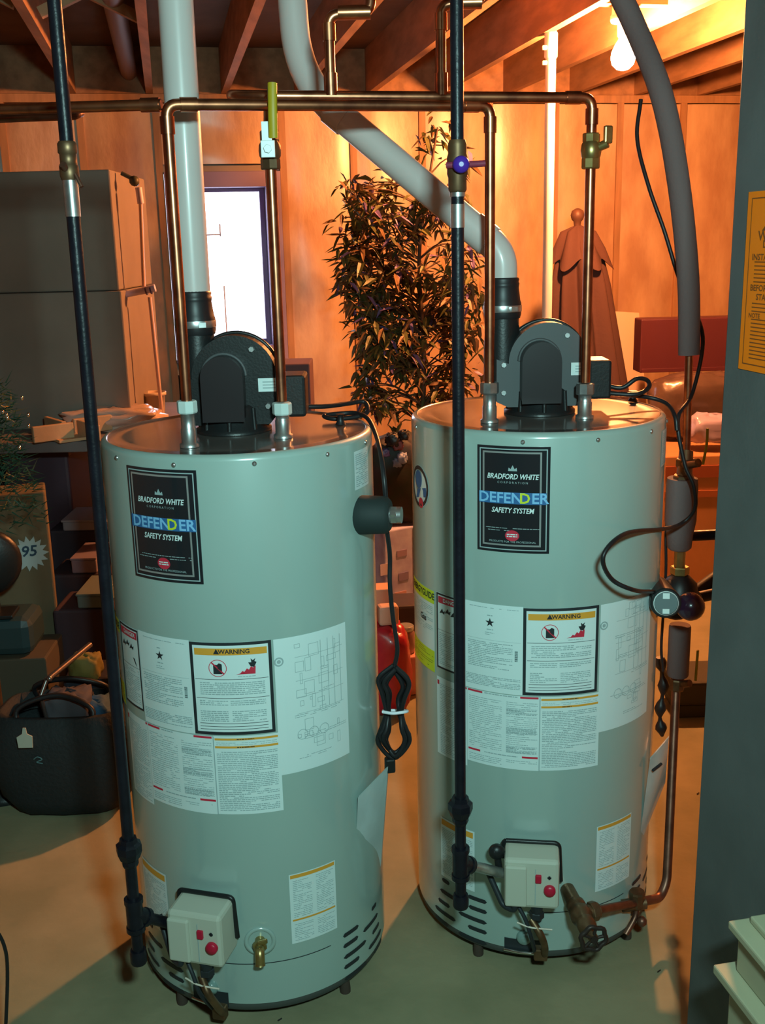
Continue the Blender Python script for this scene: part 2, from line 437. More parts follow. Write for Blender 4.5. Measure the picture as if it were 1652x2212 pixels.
    frame(b, T, D(-57), D(-40.1), .690, .864, .0042, 2)
    patch(b, T, D(-55.8), D(-41.3), .842, .857, .0014, 3); ctext(b, T, D(-47.5), .8495, 'DANGER', .012, 0, .0018, bold=True)
    for i, (x, y) in enumerate(((-53, .823), (-49.5, .826), (-46, .822))):
        cpoly(b, T, D(x), y, [(-.009, -.004), (-.004, .003), (0, .008), (.003, .001), (.009, .004), (.006, -.005), (0, -.002)], 2)
    cpoly(b, T, D(-44), .795, [(-.007, .006), (0, .004), (.007, -.012), (.001, -.006)], 2)
    patch(b, T, D(-56), D(-41), .7800, .7806, .0014, 2); lines(b, T, D(-55.3), D(-41.6), .698, .776, 1)
    b.build('danger_label', PM, root)
    # ---- rating label
    b = MB(); patch(b, T, D(-39.8), D(-13.1), .670, .867, .0009, 0)
    lines(b, T, D(-38.5), D(-15), .853, .861, 1, .0045)
    st_ = [((.0105 if i % 2 == 0 else .0040)*math.sin(math.pi*i/5), (.0105 if i % 2 == 0 else .0040)*math.cos(math.pi*i/5)) for i in range(10)]
    b.add([cyl_pt(T, D(-27.5), .826, .0016)]+[cyl_pt(T, D(-27.5)+x*DEG, .826+y, .0016) for x, y in st_], [[0, 1+i, 1+(i+1) % 10] for i in range(10)], 2)
    lines(b, T, D(-29), D(-26), .808, .813, 1, .004, .002); lines(b, T, D(-28.8), D(-26.2), .839, .844, 1, .004, .002)
    lines(b, T, D(-29.8), D(-25.5), .795, .806, 1)
    patch(b, T, D(-38.8), D(-14), .7868, .7873, .0014, 1)
    lines(b, T, D(-38), D(-17.5), .722, .783, 1, .0040, .0017, dens=.95)
    patch(b, T, D(-16.5), D(-15.2), .745, .769, .0014, 1); lines(b, T, D(-16.5), D(-15.2), .745, .769, 2, .004)
    lines(b, T, D(-39), D(-14), .680, .706, 1, .0035, .0016, dens=.97)
    b.build('rating_label', PM, root)
    # ---- warning label
    b = MB(); patch(b, T, D(-13), D(19.7), .672, .865, .0010, 0); frame(b, T, D(-13), D(19.7), .672, .865, .0062, 2)
    patch(b, T, D(-11), D(17.9), .839, .853, .0015, 4)
    ctext(b, T, D(5), .846, 'WARNING', .0125, 2, .0018, bold=True)
    cpoly(b, T, D(-2), .8465, [(-.006, -.005), (.006, -.005), (0, .006)], 2, .0018)
    cring(b, T, D(-1.8), .8125, .0165, .0178, 3)
    cpoly(b, T, D(-1.8), .8115, [(-.0085, -.011), (.0085, -.011), (.0085, .009), (.003, .0115), (-.001, .008), (-.0085, .009)], 2)
    cpoly(b, T, D(-1.8), .8125, [(-.013, .011), (-.011, .013), (.013, -.011), (.011, -.013)], 3, .0018)
    cpoly(b, T, D(9.5), .808, [(-.021, -.009), (.017, -.009), (.018, .008), (.013, .004), (.009, .007), (.005, .0), (.001, .003), (-.004, -.004), (-.008, -.002), (-.012, -.007)], 3)
    cpoly(b, T, D(12), .823, [(-.004, -.008), (.003, -.01), (.008, 0), (.004, .002), (.006, .008), (.001, .004), (-.003, .008), (-.002, .0), (-.008, .0)], 2)
    lines(b, T, D(6), D(13), .792, .797, 1)
    for zz in (.7885, .749): patch(b, T, D(-11.3), D(18), zz, zz+.0009, .0015, 2)
    patch(b, T, D(-10), D(17), .754, .782, .00112, 0); lines(b, T, D(-9.5), D(16.5), .753, .784, 1, .004, .0019, dens=.95)
    lines(b, T, D(-10), D(1.5), .731, .746, 1, .004, .0019, dens=.95); lines(b, T, D(2.5), D(16.5), .731, .746, 1, .004, .0019, dens=.95)
    lines(b, T, D(-10), D(1.5), .700, .724, 1, .004, .0019, dens=.95); lines(b, T, D(3), D(16.5), .700, .724, 1, .004, .0017, dens=.9)
    for zz in (.6955, .689, .683): patch(b, T, D(-10.5), D(17), zz, zz+.0010, .0015, 2)
    b.build('warning_label', PM, root)
    # ---- installation diagram label
    b = MB(); patch(b, T, D(20.6), D(54.5), .575, .864, .0009, 0); patch(b, T, D(24.5), D(54.2), .578, .861, .00115, 0)
    cring(b, T, D(22.4), .817, .0065, .0095, 1); cring(b, T, D(22.4), .817, 0, .004, 1)
    for i in range(26):
        x, z = random.uniform(28, 48), random.uniform(.60, .84); w, h = random.uniform(1, 5), random.uniform(.006, .03)
        frame(b, T, D(x), D(x+w), z, z+h, .0009, 1, .0014)
    for x in (40.5, 44, 47, 50.5): patch(b, T, D(x), D(x+.25), .70, .845, .0014, 1)
    for z in (.70, .735, .77, .82): patch(b, T, D(29), D(52), z, z+.0008, .0014, 1)
    for i in range(5): lines(b, T, D(random.uniform(26, 42)), D(random.uniform(44, 53)), .60+.045*i, .61+.045*i, 1)
    for q in range(3): cring(b, T, D(31+5*q), .655, .010, .0112, 1)
    b.build('diagram_label', PM, root)
    # ---- lower instruction labels
    b = MB(); patch(b, T, D(-57.5), D(-38.7), .482, .668, .0009, 0); patch(b, T, D(-57), D(-55.6), .650, .660, .0014, 3); lines(b, T, D(-55), D(-39.5), .485, .655, 1)
    b.build('instruction_label', PM, root)
    b = MB(); patch(b, T, D(-38.6), D(-5.6), .497, .668, .0009, 0)
    for z, xs in ((.6630, ((-40, -38.8), (-38.2, -31), (-14, -6.2))), (.5250, ((-38, -32), (-13, -6.2)))):
        for x0, x1 in xs: patch(b, T, D(x0), D(x1), z, z+.0045, .0014, 3)
        lines(b, T, D(-30), D(-15), z, z+.0048, 1, .0042, .0022, dens=.98)
    lines(b, T, D(-37.5), D(-22), .535, .655, 1, .0046); lines(b, T, D(-20), D(-6.5), .535, .655, 1, .0046)
    lines(b, T, D(-37.5), D(-22), .502, .520, 1); lines(b, T, D(-20), D(-6.5), .508, .520, 1)
    for k_ in range(3): lines(b, T, D(-20), D(-7), .625-.045*k_, .64-.045*k_, 1, .003, .0018, dens=1)
    b.build('instruction_label', PM, root)
    b = MB(); patch(b, T, D(-5.5), D(21.3), .498, .669, .0010, 0)
    for z in (.6600, .6430): patch(b, T, D(-5), D(20.5), z, z+.0045, .0015, 4); lines(b, T, D(4), D(11), z+.0004, z+.0046, 2, .004, .0016, .0018)
    lines(b, T, D(-4.5), D(20), .505, .637, 1, .0040, .0018, dens=.96); lines(b, T, D(-4.5), D(20), .649, .657, 1, .004, .001)
    b.build('caution_label', PM, root)
    patchm = MB(); patch(patchm, T, D(-5.75), D(-5.35), .497, .668, .0016, 1); patchm.build('divider_line', PM, root)
    # ---- energy label, yellow
    b = MB(); patch(b, T, D(-86), D(-59), .672, .862, .0009, 0); patch(b, T, D(-86), D(-59), .832, .862, .0013, 5); patch(b, T, D(-86), D(-59), .672, .722, .0013, 5)
    ctext(b, T, D(-71.5), .848, 'ENERGYGUIDE', .021, 2, .0019, bold=True, sx=.9)
    lines(b, T, D(-84), D(-60), .760, .826, 1); ctext(b, T, D(-69), .79, 'Gas', .02, 2, .0019, bold=True); lines(b, T, D(-84), D(-60), .676, .72, 2, .005, .0008, .0017)
    b.build('energy_label', PM, root)
    # ---- low labels
    b = MB(); patch(b, T, D(22), D(43.7), .185, .348, .0009, 0); patch(b, T, D(22.5), D(43.2), .338, .346, .0014, 4); patch(b, T, D(22.8), D(43), .238, .242, .0014, 4)
    lines(b, T, D(23.5), D(32), .246, .334, 1); lines(b, T, D(34), D(42.5), .246, .334, 1); lines(b, T, D(23.5), D(32), .19, .232, 1); lines(b, T, D(34), D(42.5), .19, .232, 1)
    b.build('notice_label', PM, root)
    b = MB(); patch(b, T, D(-55.8), D(-35), .172, .324, .0009, 0); patch(b, T, D(-55), D(-35.8), .306, .320, .0014, 4); lines(b, T, D(-54.5), D(-36), .18, .30, 1)
    b.build('notice_label', PM, root)
    b = MB(); patch(b, T, 60.5, 74.5, 1.125, 1.203, .0009, 0); lines(b, T, 61.5, 73.5, 1.13, 1.198, 1, .004, .0018)
    b.build('small_label', PM, root)
    return root
H1 = heater(T1, -3.8, 'left of two grey-green gas water heaters, black blower on top', (-41.5, -8.9), 1)
H2 = heater(T2, 0, 'right of two grey-green gas water heaters, charcoal blower and brass drain valve', (-33.2, -2.8), 2)
# round sticker on right heater
b = MB(); cpoly(b, T2, -72, 1.085, circ(.047, 28), 0, .001); cpoly(b, T2, -73, 1.10, circ(.02, 16), 6, .0014); cpoly(b, T2, -70, 1.068, [(-.03, -.012), (.03, .0), (.025, .02), (-.02, .01)], 6, .0015); cring(b, T2, -72, 1.085, .038, .046, 2, .0015)
cpoly(b, T2, -70, 1.05, circ(.012, 12), 3, .0016)
b.build('round_sticker', PM, H2)

# ---------------------------------------------------------------- blowers (parts of the heaters)
def blower(root, T, cx, cy, body_m, coup, offx):
    z0 = ZT+.001
    b = MB(); b.lathe((cx, cy, z0), [(.078, 0), (.078, .006), (.070, .010), (.066, .052), (.06, .058)], n=36)
    for a in range(0, 360, 45):
        b.tube([(cx+.069*math.cos(rad(a)), cy+.069*math.sin(rad(a)), z0+.008), (cx+.066*math.cos(rad(a)), cy+.066*math.sin(rad(a)), z0+.052)], .005, 8)
    b.build('blower_base', m_black, root)
    # volute housing
    zc = z0+.112; r = .086; pts = []
    for i in range(25):
        q = -.15+ (math.pi+.15)*i/24; pts.append((r*math.cos(q)+.012, zc+r*math.sin(q)))
    pts += [(-.100, zc+.01), (-.100, z0+.03), (-.075, z0+.018), (.080, z0+.018), (.094, z0+.035)]
    b = MB(); b.prism(pts, (cx, cy-.045, 0), (1, 0, 0), (0, 0, 1), (0, 1, 0), .10, 0)
    o = b.build('blower_housing', body_m, root)
    md = o.modifiers.new('bevel', 'BEVEL'); md.width = .006; md.segments = 3; md.limit_method = 'ANGLE'
    # flange lip round the housing
    b = MB(); rim = [Vector((cx+p[0]*1.02, cy+.008, zc+(p[1]-zc)*1.02)) for p in pts[:25]]
    b.tube(rim, .004, 8); b.build('housing_seam', m_black, root)
    # motor arch
    w = .042; zt = z0+.118; pts2 = [(w*math.cos(math.pi*i/16), zt+w*math.sin(math.pi*i/16)) for i in range(17)]+[(-w, z0+.03), (w, z0+.03)]
    b = MB(); b.prism(pts2, (cx-.008, cy-.085, 0), (1, 0, 0), (0, 0, 1), (0, 1, 0), .045)
    o = b.build('motor_cover', mat('motor_black', (.018, .012, .014), .35), root)
    md = o.modifiers.new('bevel', 'BEVEL'); md.width = .010; md.segments = 4; md.limit_method = 'ANGLE'
    b = MB(); rim = [Vector((cx-.008+p[0]*1.05, cy-.047, zt+(p[1]-zt)*1.05)) for p in pts2[:17]]; b.tube(rim, .0035, 8); b.build('motor_rim', m_grey_pl, root)
    # outlet and rubber coupling with clamp
    ox = cx-offx
    b = MB(); b.lathe((ox, cy, 0), [(.040, z0+.03), (.040, zc+.03), (.036, coup-.075), (.036, coup-.06)], n=28); b.build('blower_outlet', m_black, root)
    b = MB(); b.lathe((ox, cy, coup), [(.0385, -.068), (.0405, -.060), (.0405, -.036), (.0385, -.030), (.035, -.004), (.0355, 0), (.0362, .006), (.0345, .008), (.036, .014), (.0335, .018)], n=28); b.build('rubber_coupling', m_rub, root)
    b = MB(); b.lathe((ox, cy, coup), [(.0413, -.054), (.0418, -.052), (.0418, -.042), (.0413, -.040)], n=28, cap=False); b.box((ox+.02, cy-.041, coup-.047), (.014, .008, .010), .3)
    b.build('hose_clamp', m_steel, root)
    # junction box at right rear and sticker
    b = MB(); b.box((cx+.128, cy+.02, z0+.07), (.05, .09, .085), 0, .006); b.build('junction_box', m_black, root)
    b = MB(); b.box((cx+.080, cy-.0462, z0+.098), (.040, .0015, .027)); b.build('white_sticker', m_white, root)
    b = MB()
    for dz in (-.006, 0, .006): b.box((cx+.082, cy-.0472, z0+.098+dz), (.026, .0006, .002))
    b.build('sticker_print', m_ink, root)
    for (dx, dz) in ((-.085, .05), (-.085, .11), (.078, .055), (.05, .17)):
        b = MB(); b.hexn((cx+dx, cy-.048, z0+dz), .006, .006, (0, 1, 0)); b.build('bolt', m_steel, root)
    return Vector((ox, cy, coup))
P = at(505, 900, 2.17)
O1 = blower(H1, T1, P.x, 2.165, m_black, at(437, 648, 2.165).z, .066)
P = at(1165, 860, 2.31)
O2 = blower(H2, T2, P.x, 2.31, m_grey_pl, at(1080, 618, 2.31).z, .083)

# ---------------------------------------------------------------- gas control valves
def gas_valve(root, T, a, zc, name='gas_control'):
    n = Vector((math.sin(rad(a)), -math.cos(rad(a)), 0)); t = Vector((math.cos(rad(a)), math.sin(rad(a)), 0)); up = Vector((0, 0, 1))
    c = cyl_pt(T, a, zc, .048); Mx = Matrix((t, n, up)).transposed()
    def L(x, y, z): return c+t*x+n*y+up*z
    b = MB(); b.box(L(0, -.005, 0), (.116, .082, .116), Mx, .008)
    b.box(L(-.033, .037, -.004), (.046, .012, .096), Mx, .004)
    o = b.build('gas_control', m_box, root)
    b = MB(); b.tube(bend([L(-.056, -.030, .062), L(.058, -.030, .062), L(.063, -.030, -.03)], .012), .0050, 8); b.tube(bend([L(-.056, -.030, .062), L(-.061, -.030, .058), L(-.063, -.03, .02)], .01), .0050, 8)
    b.build('cover_edge', m_black, o)
    b = MB(); b.box(L(.014, .038, .016), (.013, .007, .019), Mx, .002); b.build('red_button', m_btn, o)
    b = MB(); b.lathe(L(.038, .034, -.010), [(.0125, 0), (.0125, .008), (.011, .011), (.003, .012)], n, 20); b.build('red_knob', m_btn, o)
    b = MB(); b.box(L(.037, .0368, .019), (.008, .001, .004), Mx); b.box(L(.037, .0368, .019), (.004, .001, .008), Mx); b.build('star_mark', m_inkd, o)
    b = MB(); b.box(L(.008, .0368, -.005), (.0012, .0012, .085), Mx); b.build('panel_line', m_ink, o)
    # tubing under the valve down to the burner opening
    b = MB()
    b.tube(bend([L(-.035, .035, -.045), L(-.035, .035, -.066), L(-.06, .02, -.066), L(-.10, -.01, .01)], .012), .0065, 8)
    b.build('pilot_tube', m_inkd, root)
    b = MB(); b.tube([L(.012, .02, -.058), L(.012, .012, -.10)], [.013, .011], 14); b.hexn(L(.012, .015, -.085), .016, .016); b.build('outlet_nut', m_inkd, root)
    b = MB(); b.tube(spl([L(.0, .02, -.095), L(.02, .035, -.12), L(.03, .02, -.16), L(.03, -.01, -.205)]), .008, 10); b.build('gas_tube', m_brass_d, root)
    b = MB(); b.tube(spl([L(-.03, .02, -.06), L(-.012, .03, -.09), L(.0, .03, -.13), L(.01, -.01, -.20)]), .0045, 8); b.build('pilot_line', m_inkd, root)
    b = MB(); b.tube(spl([L(-.03, .03, -.098), L(.0, .036, -.104), L(.045, .033, -.108)]), .002, 6); b.build('wire', mat('pale_wire', (.7, .62, .52), .5), root)
    a2 = a-2
    b = MB(); patch(b, T, a2-10, a2+7, .042, .078, .0012, 0); b.build('burner_opening', m_inkd, root)
    b = MB(); vs = []; p0, p1 = cyl_pt(T, a2-10, .05, .006), cyl_pt(T, a2+4, .05, .008); b.tube([p0, (p0+p1)/2+n*.004, p1], .0035, 8); b.build('burner_bar', m_chrome, root)
    b = MB(); b.lathe(cyl_pt(T, a2-1, .085, .0), [(.017, 0), (.017, .006), (.012, .012), (.004, .013)], n, 18); b.build('sight_glass', mat('smoke_glass', (.2, .3, .28), .15, coat=.6), root)
    b = MB(); b.box(L(.022, -.01, -.20), (.03, .02, .03), Mx, .004); b.build('burner_bracket', m_brass_d, root)
    return L
LV1 = gas_valve(H1, T1, -15.5, .262)
LV2 = gas_valve(H2, T2, -8.2, .275)
# round grommet ring and brass spigot on the left heater
n1 = Vector((math.sin(rad(4.7)), -math.cos(rad(4.7)), 0))
b = MB(); b.lathe(cyl_pt(T1, 4.7, .203, 0), [(.033, 0), (.033, .002), (.026, .0022), (.024, -.0)], n1, 28, cap=False); b.build('drain_surround', m_tank, H1)
b = MB(); p = cyl_pt(T1, 4.7, .205, 0); b.tube([p, p+n1*.022], .011, 14); b.hexn(p+n1*.018, .015, .012, n1); b.tube(spl([p+n1*.02, p+n1*.035+Vector((0, 0, -.006)), p+n1*.042+Vector((0, 0, -.028))]), [.010]*16+[.011], 12); b.box(p+n1*.028+Vector((.006, 0, .016)), (.022, .006, .010), .4, .002)
b.build('drain_spigot', m_brass, H1)
# side relief valve stub covered in black foam on left heater
nn = Vector((math.sin(rad(74)), -math.cos(rad(74)), 0)); p = cyl_pt(T1, 74, 1.07, -.002)
p0 = at(778, 1112, 2.06); 
b = MB(); ax = Vector((.97, -.20, .02)).normalized(); b.lathe(p0, [(.034, -.01), (.040, 0), (.040, .012), (.038, .055), (.030, .062)], ax, 28); b.build('relief_valve_cap', mat('dark_green_foam', (.016, .026, .026), .7), H1)
b = MB(); b.tube([p0+ax*.05, p0+ax*.085], .017, 14); b.hexn(p0+ax*.07, .019, .014, ax); b.build('relief_fitting', m_steel, H1)

# water connection nipples
def nipple(root, base, top_z, ring_m):
    b = MB(); x, y = base.x, base.y
    b.lathe((x, y, ZT), [(.019, 0), (.019, .006), (.015, .008), (.015, .034), (.0135, .036), (.0135, top_z-ZT-.02), (.016, top_z-ZT-.016)], n=20)
    o = b.build('water_nipple', m_steel, root)
    b = MB(); b.hexn((x, y, top_z-.006), .0195, .024, n=8); b.build('union_nut', ring_m, root)
m_ring = mat('pale_plastic', (.62, .72, .70), .4)
N1L = atz(410, 965, ZT); N1R = atz(612, 945, ZT); N2L = atz(1057, 912, ZT); N2R = atz(1262, 903, ZT)
Z1 = at(402, 872, N1L.y).z; Z2 = at(1055, 832, N2L.y).z
nipple(H1, N1L, Z1, m_ring); nipple(H1, N1R, at(607, 876, N1R.y).z, m_ring)
nipple(H2, N2L, Z2, m_steel); nipple(H2, N2R, at(1263, 834, N2R.y).z, m_steel)

# ================================================================== PIPES
RC = .0105
def fitting(b, c, ax=(0, 0, 1), l=.03, r=.0128, mi=0):
    c = Vector(c); ax = Vector(ax).normalized(); b.tube([c-ax*l/2, c+ax*l/2], r, 14, mi)
# hot line: left nipple tube, horizontal run, right heater left nipple
zh = at(352, 226, N1L.y).z; zh2 = at(1050, 229, N2L.y).z
b = MB(); b.tube(bend([(N1L.x, N1L.y, Z1+.006), (N1L.x, N1L.y, zh), (N2L.x, N2L.y, zh2), (N2L.x, N2L.y, Z2+.006)], .022, 6), RC, 16)
for c, ax in (((N1L.x, N1L.y, zh-.035), (0, 0, 1)), ((N2L.x, N2L.y, zh2-.035), (0, 0, 1))): fitting(b, c, ax)
d = Vector((N2L.x-N1L.x, N2L.y-N1L.y, zh2-zh)).normalized()
fitting(b, Vector((N1L.x, N1L.y, zh))+d*.04, d); fitting(b, Vector((N2L.x, N2L.y, zh2))-d*.04, d)
tag(b.build('copper_pipe', m_cu), 'lower horizontal copper pipe dropping to both heaters\' left connections', 'pipe', 'copper water pipes')
# continuation to the left
pA = Vector((N1L.x, N1L.y, zh))+Vector((.004, .0, 0)); pB = at(-60, 238, 2.02)
b = MB(); b.tube([pA+Vector((-.012, 0, 0)), pB], .0098, 14); fitting(b, pA+(pB-pA)*.09, pB-pA, .034, .0125)
tag(b.build('copper_pipe', m_cu), 'dull copper pipe running left at the top behind left gas pipe', 'pipe', 'copper water pipes')
b = MB(); b.tube([at(-60, 258, 2.10), at(160, 250, 2.10), at(175, 244, 2.3)], .008, 12)
tag(b.build('copper_pipe', m_cu_old), 'thin dull copper pipe just under the left horizontal run', 'pipe', 'copper water pipes')
# cold line behind: right heater right nipple, run to left, valve to left heater
zc2 = at(1287, 211, N2R.y).z; zc1 = at(597, 207, N1R.y+.03).z; N2Rt = at(1285, 300, N2R.y)
vR = at(607, 866, N1R.y)
zv = at(590, 352, N1R.y).z
p_l = at(500, 206, N1R.y+.05)
b = MB(); b.tube(bend([(N2R.x, N2R.y, at(1263, 826, N2R.y).z), (N2R.x, N2R.y, zc2), (N1R.x, N1R.y+.03, zc1), p_l, at(500, 203, p_l.y+1.2)], .022), .0103, 16)
d2 = (Vector((N1R.x, N1R.y+.03, zc1))-Vector((N2R.x, N2R.y, zc2))).normalized()
fitting(b, Vector((N2R.x, N2R.y, zc2-.035))); fitting(b, Vector((N2R.x, N2R.y, zc2))+d2*.04, d2)
cold = b.build('copper_pipe', m_cu); tag(cold, 'upper horizontal copper pipe ending at right heater\'s right connection, with a brass valve', 'pipe', 'copper water pipes')
# ball valve on right drop
q = at(1283, 325, N2R.y); q = Vector((N2R.x, N2R.y, q.z))
b = MB(); b.hexn(q+Vector((0, 0, -.024)), .0185, .022, n=8); b.lathe(q, [(.014, -.02), (.019, -.012), (.021, 0), (.019, .012), (.014, .02)], n=20); b.hexn(q+Vector((0, 0, .024)), .0175, .018, n=8); b.tube([q, q+Vector((.03, -.015, .012))], .009, 12); b.box(q+Vector((.03, -.015, .028)), (.018, .010, .034), .3, .003)
b.build('ball_valve', m_brass, cold)
# valve with yellow handle on left heater's right drop
x, y = N1R.x, N1R.y
b = MB(); b.tube([(x, y, at(607, 866, y).z), (x, y, zv)], RC, 16); b.tube([(x, y, zv+.05), (x, y+.03, zc1-.004)], .0103, 14)
drop = b.build('copper_pipe', m_cu); tag(drop, 'vertical copper pipe with yellow-handled ball valve above the left heater', 'pipe', 'copper water pipes')
b = MB(); q = Vector((x, y, zv+.022)); b.hexn(q+Vector((0, 0, -.024)), .0185, .020, n=8); b.lathe(q, [(.014, -.02), (.020, -.010), (.021, 0), (.020, .010), (.014, .02)], n=20); b.hexn(q+Vector((0, 0, .026)), .0175, .018, n=8); b.tube([q, q+Vector((0, -.034, 0))], .010, 14)
b.build('ball_valve', m_brass_d, drop)
hb = q+Vector((0, -.036, 0)); ht = at(588, 180, hb.y)
b = MB(); b.box(hb, (.026, .004, .030), 0, .001); b.hexn(hb+Vector((0, -.004, 0)), .008, .006, (0, 1, 0)); b.box(hb+Vector((-.001, 0, .03)), (.018, .003, .035)); b.build('handle_plate', mat('zinc_plate', (.72, .78, .78), .3, .25), drop)
c0 = at(590, 292, hb.y); b = MB(); b.tube(spl([c0+Vector((0, 0, -.004)), (c0*.6+ht*.4)+Vector((0, -.006, 0)), (c0*.2+ht*.8)+Vector((0, -.003, 0)), ht], 4), [.0088]*13, 8)
for i, v in enumerate(b.v): b.v[i] = Vector((v.x, hb.y-.002+(v.y-hb.y)*.5, v.z))
b.build('yellow_handle', mat('yellow_vinyl', (.42, .30, .01), .45), drop)
# risers to the ceiling
for (px, y0_, yt, px2, lab) in ((711, 205, 32, 800, 'short copper riser with dark elbow left of the diagonal joists'), (953, 204, 10, 1040, 'copper riser with bright edge beside the middle gas pipe')):
    f = (px-597)/(1287-597); Yv = (N1R.y+.03)*(1-f)+N2R.y*f
    a_ = at(px, y0_+2, Yv); t_ = at(px-2, yt, Yv); e_ = at(px2, yt-6, Yv)
    a_ = Vector((t_.x, Yv, a_.z))
    b = MB(); b.tube(bend([a_, (t_.x, Yv, t_.z), e_, e_+Vector((.01, .02, .6 if e_.z < 2 else .35))], .02), .0100, 14)
    fitting(b, a_+Vector((0, 0, .02)), l=.04); fitting(b, Vector((t_.x, Yv, t_.z-.03))); 
    b.tube([e_+Vector((-.06, 0, 0)), e_], .0128, 14)
    tag(b.build('copper_riser', m_cu), lab, 'pipe')

# gas pipes
RG = .0112
def cap_(b, c, r=.016, l=.03, ax=(0, 0, 1)): b.lathe(c, [(r*.9, -l/2), (r, -l/2+.004), (r, l/2-.006), (r*.9, l/2)], ax, 16)
def gas(x1, Y, ptop, pbot, tee, uni, Lval, label, stubY, mid, silver):
    P0 = at(*ptop, Y); P1 = at(*pbot, Y)
    X = lambda py: None
    def on(py):
        f = (py-ptop[1])/(pbot[1]-ptop[1]); px = ptop[0]+(pbot[0]-ptop[0])*f; return at(px, py, Y)
    dirv = (P0-P1).normalized(); top = P1+dirv*((2.5-P1.z)/dirv.z)
    b = MB(); b.tube([P1, top], RG, 18); root = b.build('gas_pipe', m_iron, origin=P1); tag(root, label, 'gas pipe', 'black iron gas pipes')
    b = MB(); u = on(uni); b.lathe(u, [(.014, -.032), (.0165, -.026), (.0165, -.018), (.020, -.014), (.025, .0), (.025, .014), (.021, .017), (.018, .019), (.0165, .028)], dirv, 8, smooth=False); b.build('union', m_iron, root)
    b = MB(); t = on(tee); b.tube([t-dirv*.034, t+dirv*.034], .0165, 16); b.tube([t-dirv*.036, t-dirv*.026], .0185, 16); b.tube([t+dirv*.026, t+dirv*.036], .0185, 16)
    s = Lval(-.058, -.002, -.002); dd = (s-t); b.tube([t, t+dd.normalized()*.034], .0165, 16); b.tube([t+dd.normalized()*.026, t+dd.normalized()*.036], .0185, 16); b.build('tee', m_iron, root)
    b = MB(); b.tube([t, s], RG, 16); b.build('nipple', m_iron if not silver else m_steel, root)
    b = MB(); cap_(b, P1, .0165, .030, dirv); b.build('drip_cap', m_iron, root)
    return root, on, dirv
g1, on1, dv1 = gas(0, 1.80, (117, 0), (299, 2065), 1975, 1838, LV1, 'black iron gas pipe dropping along the left heater\'s left edge', 0, 0, False)
g2, on2, dv2 = gas(0, 1.90, (986, 0), (995, 1945), 1864, 1748, LV2, 'black iron gas pipe dropping in front of the right heater', 0, 0, True)
b = MB(); u = on1(342); b.lathe(u, [(.0135, -.034), (.0155, -.028), (.0155, -.012), (.0135, -.010), (.0135, .006), (.0155, .008), (.0155, .022), (.013, .026)], dv1, 16); b.build('gas_cock', m_brass_d, g1)
b = MB(); b.tube([on1(372), on1(468)], .0125, 16); b.build('galvanised_sleeve', m_steel, g1)
b = MB(); u = on1(378); b.tube([u+Vector((.012, -.01, .0)), u+Vector((.022, -.015, -.02))], .0035, 8); b.tube([u, u+Vector((-.004, -.02, .015))], .006, 8); b.build('tap_lever', m_cu_old, g1)
u = on2(358); b = MB(); b.lathe(u, [(.013, -.045), (.016, -.04), (.016, -.02), (.018, -.014), (.018, .014), (.016, .02), (.0165, .034), (.014, .042)], dv2, 16); b.build('gas_cock', m_brass_d, g2)
b = MB(); cc = u+Vector((.004, -.024, .0)); b.lathe(cc, [(.014, 0), (.0145, .006), (.012, .012), (.004, .014)], (0, -1, 0), 18); b.build('blue_cap', mat('violet_plastic', (.06, .02, .30), .35), g2)
b = MB(); b.tube(spl([u+Vector((-.02, -.018, 0)), u+Vector((.0, -.022, 0)), u+Vector((.03, -.015, .001)), u+Vector((.046, -.012, .002))], 4), .0055, 8); b.build('red_lever', mat('dark_red_paint', (.22, .03, .06), .45), g2)
b = MB(); b.tube([on2(405), on2(425)], .0135, 16); b.build('pale_collar', m_steel, g2)
b = MB(); b.tube([on2(441), on2(492)], .0120, 16); b.build('galvanised_sleeve', m_steel, g2)
# regulator knob by the right valve
b = MB(); c_ = LV2(-.075, .0, .052); b.sphere(c_, .018, 16, sc=(1, .8, 1)); b.tube([c_, LV2(-.068, 0, .0)], .008, 10); b.build('black_plug', m_black, H2)

# PVC vents
b = MB(); top1 = at(379, 0, 2.165); dv = (top1-O1); top = O1+dv*((2.64-O1.z)/dv.z)
b.tube([O1+Vector((0, 0, -.01)), top], .0335, 32); tag(b.build('vent_pipe', m_pvc), 'straight white plastic vent pipe rising from the left heater\'s blower', 'vent pipe', 'plastic exhaust vents')
b = MB(); base = O2+Vector((0, 0, -.01))
pe = at(1083, 560, 2.31); pe.x = O2.x; pe.y = O2.y
k1 = at(1062, 515, 2.32); k2 = at(660, 192, 2.46); k3 = at(618, 95, 2.55); k4 = at(612, -20, 2.58)
ppts = bend([base, Vector((O2.x, O2.y, at(1086, 545, 2.31).z)), at(645, 175, 2.46), Vector((at(612, 20, 2.52).x, 2.50, 2.64))], .11, 10)
b.tube(ppts, .0315, 32); vp = b.build('vent_pipe', m_pvc); tag(vp, 'diagonal white plastic vent pipe from right heater\'s blower up to ceiling', 'vent pipe', 'plastic exhaust vents')
b = MB(); i1 = [p for p in ppts]; e0 = ppts[11]; e1 = ppts[12]; dd = (e1-e0).normalized(); b.tube([e0-dd*.0, e0+dd*.05], .0345, 28); b.build('coupling', m_pvc, vp)
e0 = ppts[12]; dd = (ppts[12]-ppts[11]).normalized(); b = MB(); b.tube([e0-dd*.03, e0+dd*.015], .0345, 28); b.build('coupling', m_pvc, vp)

